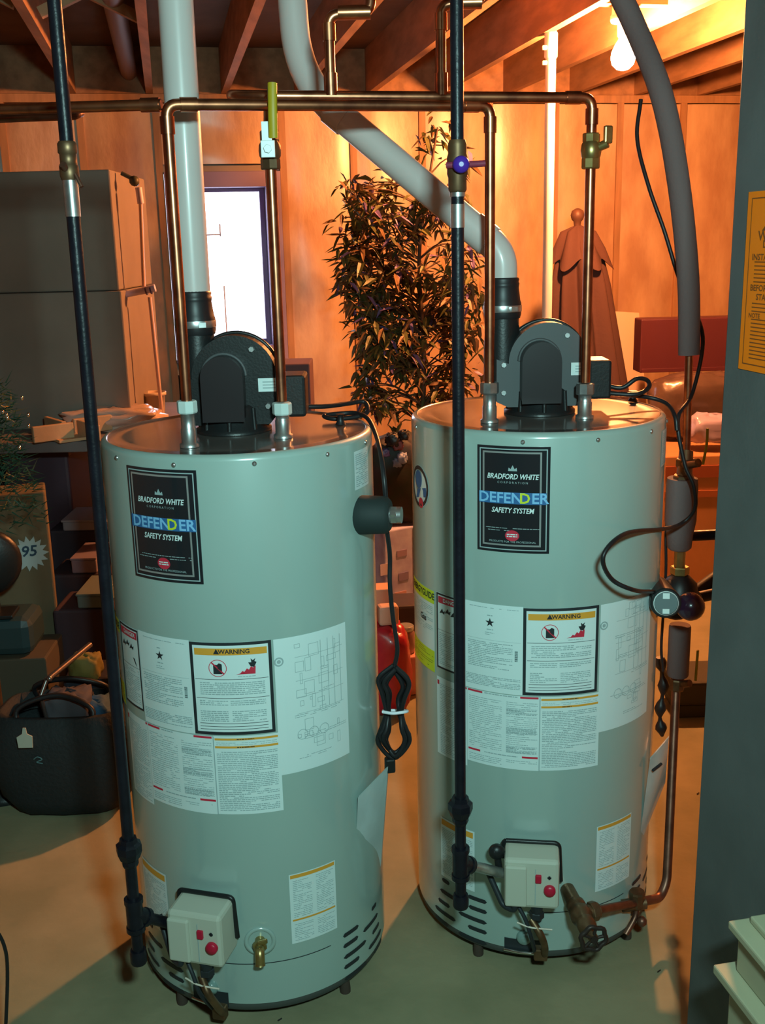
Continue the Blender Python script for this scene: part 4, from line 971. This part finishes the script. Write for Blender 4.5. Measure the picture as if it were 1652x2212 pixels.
b.add(vs, fs, 0, True); b.add(rings[0], [list(range(n))[::-1]]); b.build('bag_body', mat('black_canvas', (.016, .020, .022), .75, bump=.3, bscale=90), bag)
yf = 2.86-.135
q = at(55, 1600, yf-.03); b = MB(); b.prism([(-.022, -.022), (.018, -.022), (.02, .012), (.006, .02), (.004, .038), (-.004, .038), (-.008, .02), (-.024, .01)], q, (1, 0, 0), (0, 0, 1), (0, 1, 0), .003); b.build('pale_tag', mat('dingy_white', (.45, .48, .40), .6), bag)
b = MB(); q = at(82, 1640, yf-.002); b.tube(spl([q+Vector((-.012, 0, 0)), q+Vector((0, -.002, .008)), q+Vector((.012, -.002, 0)), q+Vector((-.004, -.002, -.008)), q+Vector((.012, 0, -.014))], 5), .0016, 6); b.build('swirl_logo', mat('teal_thread', (.10, .22, .24), .6), bag)
for sy in (-1, 1):
    b = MB(); b.tube(spl([(Xb-.10, 2.86+sy*.10, .27), (Xb-.11, 2.86+sy*.08, .335), (Xb, 2.86+sy*.06, .365), (Xb+.10, 2.86+sy*.08, .33), (Xb+.09, 2.86+sy*.10, .27)], 6), .008, 8); b.build('handle', m_rub, bag)
b = MB(); b.tube([at(100, 1470, 2.84), at(195, 1392, 3.02)], .009, 10); b.tube([at(88, 1503, 2.82), at(100, 1470, 2.84)], .006, 8); b.tube([at(88, 1503, 2.82), (at(88, 1503, 2.82).x+.02, 2.85, .12)], .006, 8)
b.sphere(at(107, 1466, 2.83), .009, 10); tag(b.build('metal_rod', mat('dull_chrome', (.30, .26, .25), .3, .9)), 'thin chrome rod sticking up out of the black tote bag', 'rod')
for (px, py, Y, r_, m_, nm, lab) in ((200, 1545, 2.90, .055, mat('blue_fabric', (.03, .09, .17), .7), 'folded_cloth', 'dark blue cloth stuffed in the tote bag'), (150, 1530, 2.88, .06, mat('grey_fabric', (.08, .07, .08), .8), 'folded_cloth', 'dark grey cloth stuffed in the tote bag'), (185, 1440, 2.98, .04, mat('mustard', (.20, .16, .04), .7), 'cloth_ball', 'small mustard bundle above the tote bag')):
    c = at(px, py, Y); b = crumple(c, (r_*2.4, r_*1.8, r_*2), .12, px)
    tag(b.build(nm, m_), lab, 'cloth')
c = at(185, 1440, 2.98)
b = MB(); b.box((c.x+.02, c.y+.08, (c.z-.04)/2), (.2, .16, c.z-.04), .1, .01); tag(b.build('dark_crate', mat('dark_crate_plastic', (.03, .028, .04), .6)), 'dark crate right behind the tote bag, below a mustard bundle', 'crate')
# items under the bench
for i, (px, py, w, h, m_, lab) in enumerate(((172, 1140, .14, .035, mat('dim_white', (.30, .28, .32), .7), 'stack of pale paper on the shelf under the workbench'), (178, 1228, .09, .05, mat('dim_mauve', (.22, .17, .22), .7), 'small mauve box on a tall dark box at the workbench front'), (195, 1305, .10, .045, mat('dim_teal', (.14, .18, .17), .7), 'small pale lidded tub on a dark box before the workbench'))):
    q = at(px, py, (Yb+.02, Yb-.21, Yb-.44)[i])
    z = q.z if i == 0 else q.z
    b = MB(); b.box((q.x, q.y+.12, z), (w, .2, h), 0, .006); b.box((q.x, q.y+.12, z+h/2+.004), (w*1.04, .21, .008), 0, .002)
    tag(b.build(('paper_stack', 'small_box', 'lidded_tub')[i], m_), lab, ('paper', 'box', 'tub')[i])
    b = MB(); base = z-h/2
    if i:
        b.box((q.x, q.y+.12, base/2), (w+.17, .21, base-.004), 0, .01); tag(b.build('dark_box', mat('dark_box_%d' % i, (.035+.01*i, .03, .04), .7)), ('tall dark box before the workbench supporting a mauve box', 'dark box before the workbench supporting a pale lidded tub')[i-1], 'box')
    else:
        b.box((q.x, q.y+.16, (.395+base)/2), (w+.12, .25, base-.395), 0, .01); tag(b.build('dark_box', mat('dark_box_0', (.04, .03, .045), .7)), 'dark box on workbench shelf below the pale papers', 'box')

for i, (x0, x1, z0, z1, yy) in enumerate(((-2.1, -1.50, .001, .36, .10), (-1.46, -.98, .001, .36, .14), (-2.1, -1.52, .394, .80, .12), (-1.48, -1.20, .394, .86, .2))):
    b = MB(); b.box(((x0+x1)/2, Yb+yy+.25, (z0+z1)/2), (x1-x0-.03, .46, z1-z0), 0, .012); b.box(((x0+x1)/2, Yb+yy+.25, z1-.02), (x1-x0-.015, .48, .025), 0, .004)
    tag(b.build('storage_tote', mat('dark_tote_%d' % i, (.03+.008*i, .028, .045), .6)), ('dark plastic tote on the floor under the bench, far left one', 'dark plastic tote on the floor under the bench, nearer the heater', 'dark plastic tote on the bench shelf, far left one', 'tall dark plastic tote on the bench shelf, nearer the heater')[i], 'storage box', 'storage totes under the bench')
# dark tub of clutter between heaters, etc.
Yg = 3.75
q = at(850, 1310, Yg); q2 = at(850, 1148, Yg)
Yl = 4.30; ql = at(850, 1310, Yl); q2 = at(850, 1148, Yl)
lc = carton('carton', (ql.x+.03, Yl+.18, .0005), (.30, .24, q2.z), .55, mat('lilac_print', (.60, .62, .98), .55, var=.25, vscale=14, col2=(.40, .38, .75)), 'lilac-white printed carton between the heaters', tape=False)
st = MB(); st.box((q.x+.03, Yg+.12, .13), (.20, .16, .26), .05, .01); tag(st.build('dark_box', mat('dark_plinth', (.05, .04, .055), .7)), 'low dark box in front of the lilac printed carton between heaters', 'box')
for k_, (px, py, w, h) in enumerate(((832, 1230, .05, .05), (868, 1195, .05, .028), (872, 1245, .05, .035), (865, 1285, .06, .03))):
    nl = Vector((math.sin(.55), -math.cos(.55), 0)); o_ = Vector((ql.x+.03, Yl+.18, 0))+nl*.1215; d_ = ray(px, py); O_ = Vector((0, 0, HC)); pp = O_+d_*((o_-O_).dot(nl)/d_.dot(nl))
    b = MB(); b.box(pp, (w, .002, h), .55); b.build('print_panel', mat('print_%d' % k_, ((.62, .52, .62), (.34, .26, .45), (.26, .22, .45), (.60, .36, .44))[k_], .6), lc)
b = MB(); q = at(822, 1290, Yg-.12); b.box((q.x, q.y, q.z), (.07, .08, .085), .1, .004); 
b.box((q.x, q.y, q.z-.06), (.09, .09, .035), .1, .004); b.box((q.x, q.y, (q.z-.08)/2), (.08, .08, q.z-.08), .1, .004); tag(b.build('peach_box', mat('peach_card', (.62, .34, .22), .7)), 'small peach-coloured box stack left of the lilac carton', 'box')
# jar
q = at(876, 1380, Yg-.15); jr = thing('glass_jar', 'glass jar with silver lid between the heaters', 'jar', (q.x, q.y, q.z-.05))
b = MB(); b.lathe((q.x, q.y, q.z-.05), [(.03, 0), (.034, .005), (.034, .075), (.028, .085)], n=20); b.build('glass', mat('jar_brown', (.30, .16, .14), .2, coat=.5), jr)
b = MB(); b.lathe((q.x, q.y, q.z+.036), [(.03, 0), (.031, .003), (.031, .015), (.028, .017)], n=20); b.build('lid', m_silver, jr)
b = MB(); b.box((q.x, q.y+.0, (q.z-.05)/2), (.11, .11, q.z-.052), .2, .006); tag(b.build('pink_box', mat('pink_card', (.66, .30, .24), .7)), 'salmon pink box carrying the glass jar', 'box')
# red bag
q = at(836, 1470, Yg-.32); b = crumple((q.x, q.y, .16), (.17, .14, .32), .07, 11); rb = b.build('red_bag', mat('red_bag_film', (.42, .015, .03), .3, coat=.3)); tag(rb, 'red bag on the floor between the heaters', 'bag')
b = MB(); q = at(838, 1350, Yg-.32); b.box((q.x, q.y, .36), (.07, .05, .07), .2, .01); b.build('paper_header', mat('salmon_paper', (.60, .38, .30), .7), rb)
# dark floral gift bag / pile above the lilac carton
q = at(852, 1145, Yl+.15); zz = q2.z
b = crumple((ql.x+.04, Yl+.18, zz+.19), (.27, .22, .37), .08, 21); pil = b.build('dark_bundle', mat('dark_floral', (.045, .03, .035), .6, var=.8, vscale=16, col2=(.02, .035, .03))); tag(pil, 'dark bundled cloth on top of the lilac carton', 'cloth')
for i, (px, py, r_, m_) in enumerate(((848, 950, .028, m_rub), (868, 990, .022, mat('pale_blue_trim', (.25, .30, .45), .5)), (858, 1000, .018, _mats['pale_blue_trim']), (833, 978, .016, _mats['dark_violet']), (872, 940, .02, m_rub), (860, 962, .02, mat('maroon_trim', (.2, .05, .05), .6)))):
    b = crumple(at(px, py, Yl+.08), (r_*2, r_*2, r_*2), .2, i); b.build('trim', m_, pil)

# ---------------------------------------------------------------- leafy artificial tree between the heaters
Yt = 4.95
tx0 = at(905, 900, Yt).x
ft = thing('artificial_ficus', 'tall artificial leafy tree with drooping leaves behind the gap between heaters', 'artificial tree', (tx0, Yt, 0))
m_leaf = mat('leaf_green', (.10, .10, .03), .45, var=.3, vscale=30); m_leaf2 = mat('leaf_olive', (.16, .085, .035), .5)
m_leaf3 = mat('leaf_purple', (.16, .10, .24), .45)
m_pot = mat('wicker_pot', (.16, .10, .06), .8, bump=.4, bscale=60)
b = MB(); b.lathe((tx0, Yt, 0), [(.12, .001), (.13, .02), (.16, .26), (.165, .28), (.15, .285), (.145, .25)], n=28); b.build('pot', m_pot, ft)
b = MB()
tt = [Vector((tx0, Yt, .2)), Vector((tx0+.01, Yt, .6)), at(915, 760, Yt), at(905, 560, Yt), at(925, 400, Yt), at(945, 275, Yt)]
b.tube(spl(tt, 6), [.016-.0004*i for i in range(31)], 8)
rnd = random.Random(12)
tips = []
outl = [(262, 915, 975), (320, 890, 960), (360, 880, 1035), (400, 740, 1010), (450, 745, 1000), (520, 750, 1030), (560, 735, 1040), (640, 745, 1045), (700, 775, 1045), (760, 790, 1040), (800, 770, 1050), (840, 765, 1030), (880, 800, 1000), (905, 845, 990)]
for i in range(170):
    py = rnd.uniform(265, 900) if rnd.random() < .18 else rnd.uniform(400, 880)
    for j in range(len(outl)-1):
        if outl[j][0] <= py <= outl[j+1][0]: f = (py-outl[j][0])/(outl[j+1][0]-outl[j][0]); x0 = outl[j][1]*(1-f)+outl[j+1][1]*f; x1 = outl[j][2]*(1-f)+outl[j+1][2]*f; break
    else: x0, x1 = 850, 980
    px = rnd.uniform(x0+22, x1-15)
    if rnd.random() < .25: px = x0+rnd.uniform(18, 40)
    dep = Yt+rnd.uniform(-.18, .22); tips.append((at(px, py, dep), py))
tr_pts = spl(tt, 6)
for tp_, py in tips:
    s0 = min(tr_pts, key=lambda q: abs(q.z-(tp_.z-.06))+.2*(q-tp_).length)
    mid = (s0+tp_)/2+Vector((0, 0, .04)); b.tube(spl([s0, mid, tp_], 3), [.0045, .004, .0035, .003, .003, .0025, .002], 5, cap=False)
b.build('trunk', mat('bark_brown', (.09, .05, .03), .8), ft)
# leaf mesh: pointed, folded along the midrib
def leafmesh(L_, w):
    P_ = [(0, 0, 0), (.25*L_, w, .004), (.25*L_, -w, .004), (.6*L_, w*.8, -.002), (.6*L_, -w*.8, -.002), (L_, 0, -.012), (.3*L_, 0, -.002), (.62*L_, 0, -.008)]
    F_ = [[0, 6, 1], [0, 2, 6], [6, 7, 3, 1], [6, 2, 4, 7], [7, 5, 3], [7, 4, 5]]
    return P_, F_
LP, LF = leafmesh(.078, .0115)
lm = []
for i, mm in enumerate((m_leaf, m_leaf2, m_leaf3)):
    me = bpy.data.meshes.new('leaf'); me.from_pydata(LP, [], LF); me.materials.append(mm); me.update(); lm.append(me)
rest = MB(); rest.keep = True; cnt = 0; base0 = WL[ft.name]; placed = []
for tp_, py in tips:
    for k_ in range(17):
        a = rnd.uniform(0, 6.283); dr = rnd.uniform(-1.3, .25)
        d = Vector((math.cos(a), math.sin(a)*.8, dr)).normalized()
        p = tp_+Vector((rnd.gauss(0, .037), rnd.gauss(0, .037), rnd.gauss(0, .037)))
        y = Vector((0, 0, 1)).cross(d); y = (y.normalized() if y.length > .1 else Vector((1, 0, 0))); y = (y+Vector((0, 0, rnd.uniform(-.6, .6)))).normalized(); z = d.cross(y).normalized(); y = z.cross(d)
        s_ = rnd.uniform(.75, 1.3); mi = 2 if rnd.random() < .07 else (1 if rnd.random() < .45 else 0)
        placed.append((p.y, p, d, y, z, s_, mi))
placed.sort(key=lambda t: t[0])
for (yy, p, d, y, z, s_, mi) in placed:
    if cnt < 280:
        o = bpy.data.objects.new('leaf', lm[mi]); COL.objects.link(o); o.parent = ft
        Mm = Matrix((d*s_, y*s_, z*s_)).transposed().to_4x4(); Mm.translation = p-base0; o.matrix_local = Mm; cnt += 1
    else:
        rest.add([p+d*(v[0]*s_)+y*(v[1]*s_)+z*(v[2]*s_) for v in LP], LF, mi)
fo = rest.build('foliage', [m_leaf, m_leaf2, m_leaf3], ft); fo['kind'] = 'stuff'

q = at(668, 786, 4.2); b = MB(); b.box((q.x-.13, 4.33, q.z/2), (.26, .22, q.z-.002), 0, .005); tag(b.build('tall_carton', mat('plum_carton', (.10, .05, .06), .8)), 'dark plum carton seen just right of the left heater\'s blower', 'box')
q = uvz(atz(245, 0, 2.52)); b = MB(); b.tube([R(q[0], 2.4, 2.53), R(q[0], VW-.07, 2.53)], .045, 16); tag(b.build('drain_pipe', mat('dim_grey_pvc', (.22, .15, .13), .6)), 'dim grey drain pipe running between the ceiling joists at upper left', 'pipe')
# ---------------------------------------------------------------- folded patio umbrella
Yu = 5.70
um_ = thing('patio_umbrella', 'folded brown patio umbrella standing behind the right heater', 'umbrella', at(1265, 1300, Yu)*1)
WL[um_.name] = Vector(um_.location)
tipz = at(1247, 470, Yu); axx = (at(1247, 470, Yu).x+at(1262, 800, Yu).x)/2
topx = tipz.x; bx_ = at(1275, 1000, Yu).x; botx = bx_+(bx_-topx)*.3
def ax_at(z): f = (tipz.z-z)/(tipz.z); return Vector((topx+(botx-topx)*f, Yu, z))
um_.location = ax_at(0.0); WL[um_.name] = Vector(um_.location)
m_umb = mat('brown_canvas', (.085, .036, .03), .85, bump=.2, bscale=60)
b = MB(); b.lathe(tipz, [(.012, -.06), (.018, -.04), (.020, -.02), (.030, -.01), (.036, .012), (.030, .034), (.012, .045), (.002, .047)], n=20); b.build('finial', mat('dark_wood', (.10, .045, .03), .5), um_)
def fold(levels, name, n=96, lob=7, amp=.10, ph=0.):
    vs = []; fs = []
    for (z, r_) in levels:
        c = ax_at(z)
        for k in range(n):
            q = 2*math.pi*k/n; rr = 1.2*r_*(1-amp+amp*math.cos(lob*q+ph)*1.3)
            vs.append(c+Vector((rr*math.cos(q), rr*math.sin(q)*.75, -.03*math.cos(lob*q+ph)*(1 if r_ == levels[-1][1] and name == 'valance' else 0))))
    for i in range(len(levels)-1):
        for k in range(n): fs.append([i*n+k, i*n+(k+1) % n, (i+1)*n+(k+1) % n, (i+1)*n+k])
    b = MB(); b.add(vs, fs, 0, True); return b.build(name, m_umb, um_)
hw = lambda p0, p1, y: abs(at(p1, y, Yu).x-at(p0, y, Yu).x)/2
zc_ = at(1250, 500, Yu).z; zv_ = at(1250, 572, Yu).z
fold([(tipz.z-.04, .015), (zc_, .075), ((zc_+zv_)/2, .11), (zv_, .145)], 'valance', amp=.12, lob=6, ph=.6)
z8 = at(1265, 870, Yu).z
fold([(zc_, .05), (zv_+.02, .105), (zv_-.10, .125), (z8, .19), (z8-.35, .22), (.35, .20)], 'canopy', amp=.16, lob=8)
b = MB(); b.tube([ax_at(.002), ax_at(.5)], .018, 12); b.build('pole', _mats['dark_wood'], um_)
# pale rolled sheet
Ys = 5.98
b = MB(); P_ = [at(1312, 672, Ys), at(1380, 676, Ys), at(1398, 900, Ys), at(1345, 900, Ys)]
def board(P_, th, name, m_, label, cat):
    b = MB(); P2 = [p+Vector((0, th, 0)) for p in P_]; b.add(P_+P2, [[0, 1, 2, 3], [7, 6, 5, 4], [0, 4, 5, 1], [1, 5, 6, 2], [2, 6, 7, 3], [3, 7, 4, 0]]); return tag(b.build(name, m_), label, cat)
dn = lambda p, q: q+(q-p)*((q.z-.002)/(p.z-q.z))
P_ = [P_[0], P_[1], dn(P_[1], P_[2]), dn(P_[0], P_[3])]
for p in (P_[2], P_[3]): p.z = .002
board(P_, .03, 'foam_board', mat('pale_foam_board', (.78, .52, .38), .6), 'pale pinkish board leaning between folded umbrella and maroon panel', 'board')
# maroon case on a carton, with plastic wrap
Ym = 5.45
a1_ = at(1385, 690, Ym); a2_ = at(1600, 680, Ym); a3_ = at(1385, 806, Ym)
mc = MB(); mc.box(((a1_.x+a2_.x)/2+.1, Ym+.08, (a1_.z+a3_.z)/2), (a2_.x-a1_.x+.2, .14, a1_.z-a3_.z), .02, .006); mc.box(((a1_.x+a2_.x)/2+.1, Ym+.005, a3_.z+.012), (a2_.x-a1_.x+.18, .01, .02), .02, .002)
tag(mc.build('maroon_panel', mat('maroon_vinyl', (.085, .018, .03), .5)), 'dark maroon headboard-like panel behind the foam-insulated pipe', 'panel')
Yw = 5.10
f1 = at(1400, 800, Yw); f2 = at(1600, 985, Yw)
cz_ = at(1440, 988, Yw-.40).z+.004
b = crumple(((f1.x+f2.x)/2+.03, Yw+.03, (a3_.z+cz_)/2+.02), (.50, .22, a3_.z-cz_+.02), .05, 31); tag(b.build('wrapped_bundle', mat('brown_wrap', (.12, .075, .065), .3, coat=.7, var=.4, vscale=7, bump=.5, bscale=14)), 'bundle wrapped in glossy brown plastic under the maroon panel', 'bundle')
b = crumple(at(1530, 925, Yw-.25), (.20, .16, .13), .12, 8); tag(b.build('lilac_bag', mat('lilac_film', (.40, .34, .55), .3, coat=.4)), 'crumpled lilac plastic bag on the right-hand carton', 'bag')
c1b = at(1440, 988, Yw-.40); 
cb = carton('carton', (c1b.x+.30, Yw-.10, .0005), (.62, .56, c1b.z), .02, mat('orange_carton', (.50, .24, .11), .8, var=.1), 'orange-brown carton on the floor behind the pump', tape=False, lid=False)
for z_0, h_, m_ in ((at(1520, 1020, Yw-.40).z, .055, mat('red_brown_band', (.28, .07, .03), .8)), (at(1520, 1068, Yw-.40).z, .03, mat('rust_band', (.36, .11, .04), .8))):
    b = MB(); b.box((c1b.x+.30, Yw-.384, z_0), (.60, .008, h_), .02); b.build('print_band', m_, cb)
# black pipes going right to the furnace
b = MB(); b.tube([at(1485, 1158, 2.40), at(1640, 1150, 2.30)], .0125, 14); b.build('black_pipe', m_iron, pump)
b = MB(); b.tube([at(1500, 1285, 2.45), at(1600, 1212, 2.50)], [.02, .02], 14); b.tube([at(1510, 1290, 2.42), at(1600, 1270, 2.45)], .014, 12); b.build('black_hose', m_rub, pump)
b = MB(); q = at(1520, 1500, 3.3); b.box((q.x+.1, q.y+.1, q.z), (.40, .2, .085), 0, .01); b.box((q.x+.1, q.y+.1, (q.z-.045)/2), (.36, .18, q.z-.045), 0, .005); tag(b.build('dark_low_box', mat('olive_dark', (.05, .045, .03), .7)), 'dark low box on the floor beyond the furnace edge', 'box')
# cable at bottom-left corner
cord('floor_cord', [at(-20, 1990, 1.75), at(8, 2040, 1.76), at(16, 2100, 1.78), at(12, 2230, 1.78)], .0035, 'thin black cord at the bottom left edge')
# floor specks
for (px, py) in ((1505, 1715), (1420, 2100), (600, 2205)):
    q = atz(px, py, .002); b = MB(); b.tube([q, q+Vector((.008, .006, .001))], .0015, 6); tag(b.build('wood_chip', m_rub), {1505: 'tiny dark chip on lit floor right of return pipe', 1420: 'tiny dark chip on floor near the furnace foot', 600: 'tiny dark chip on floor before the left heater'}[px], 'debris')
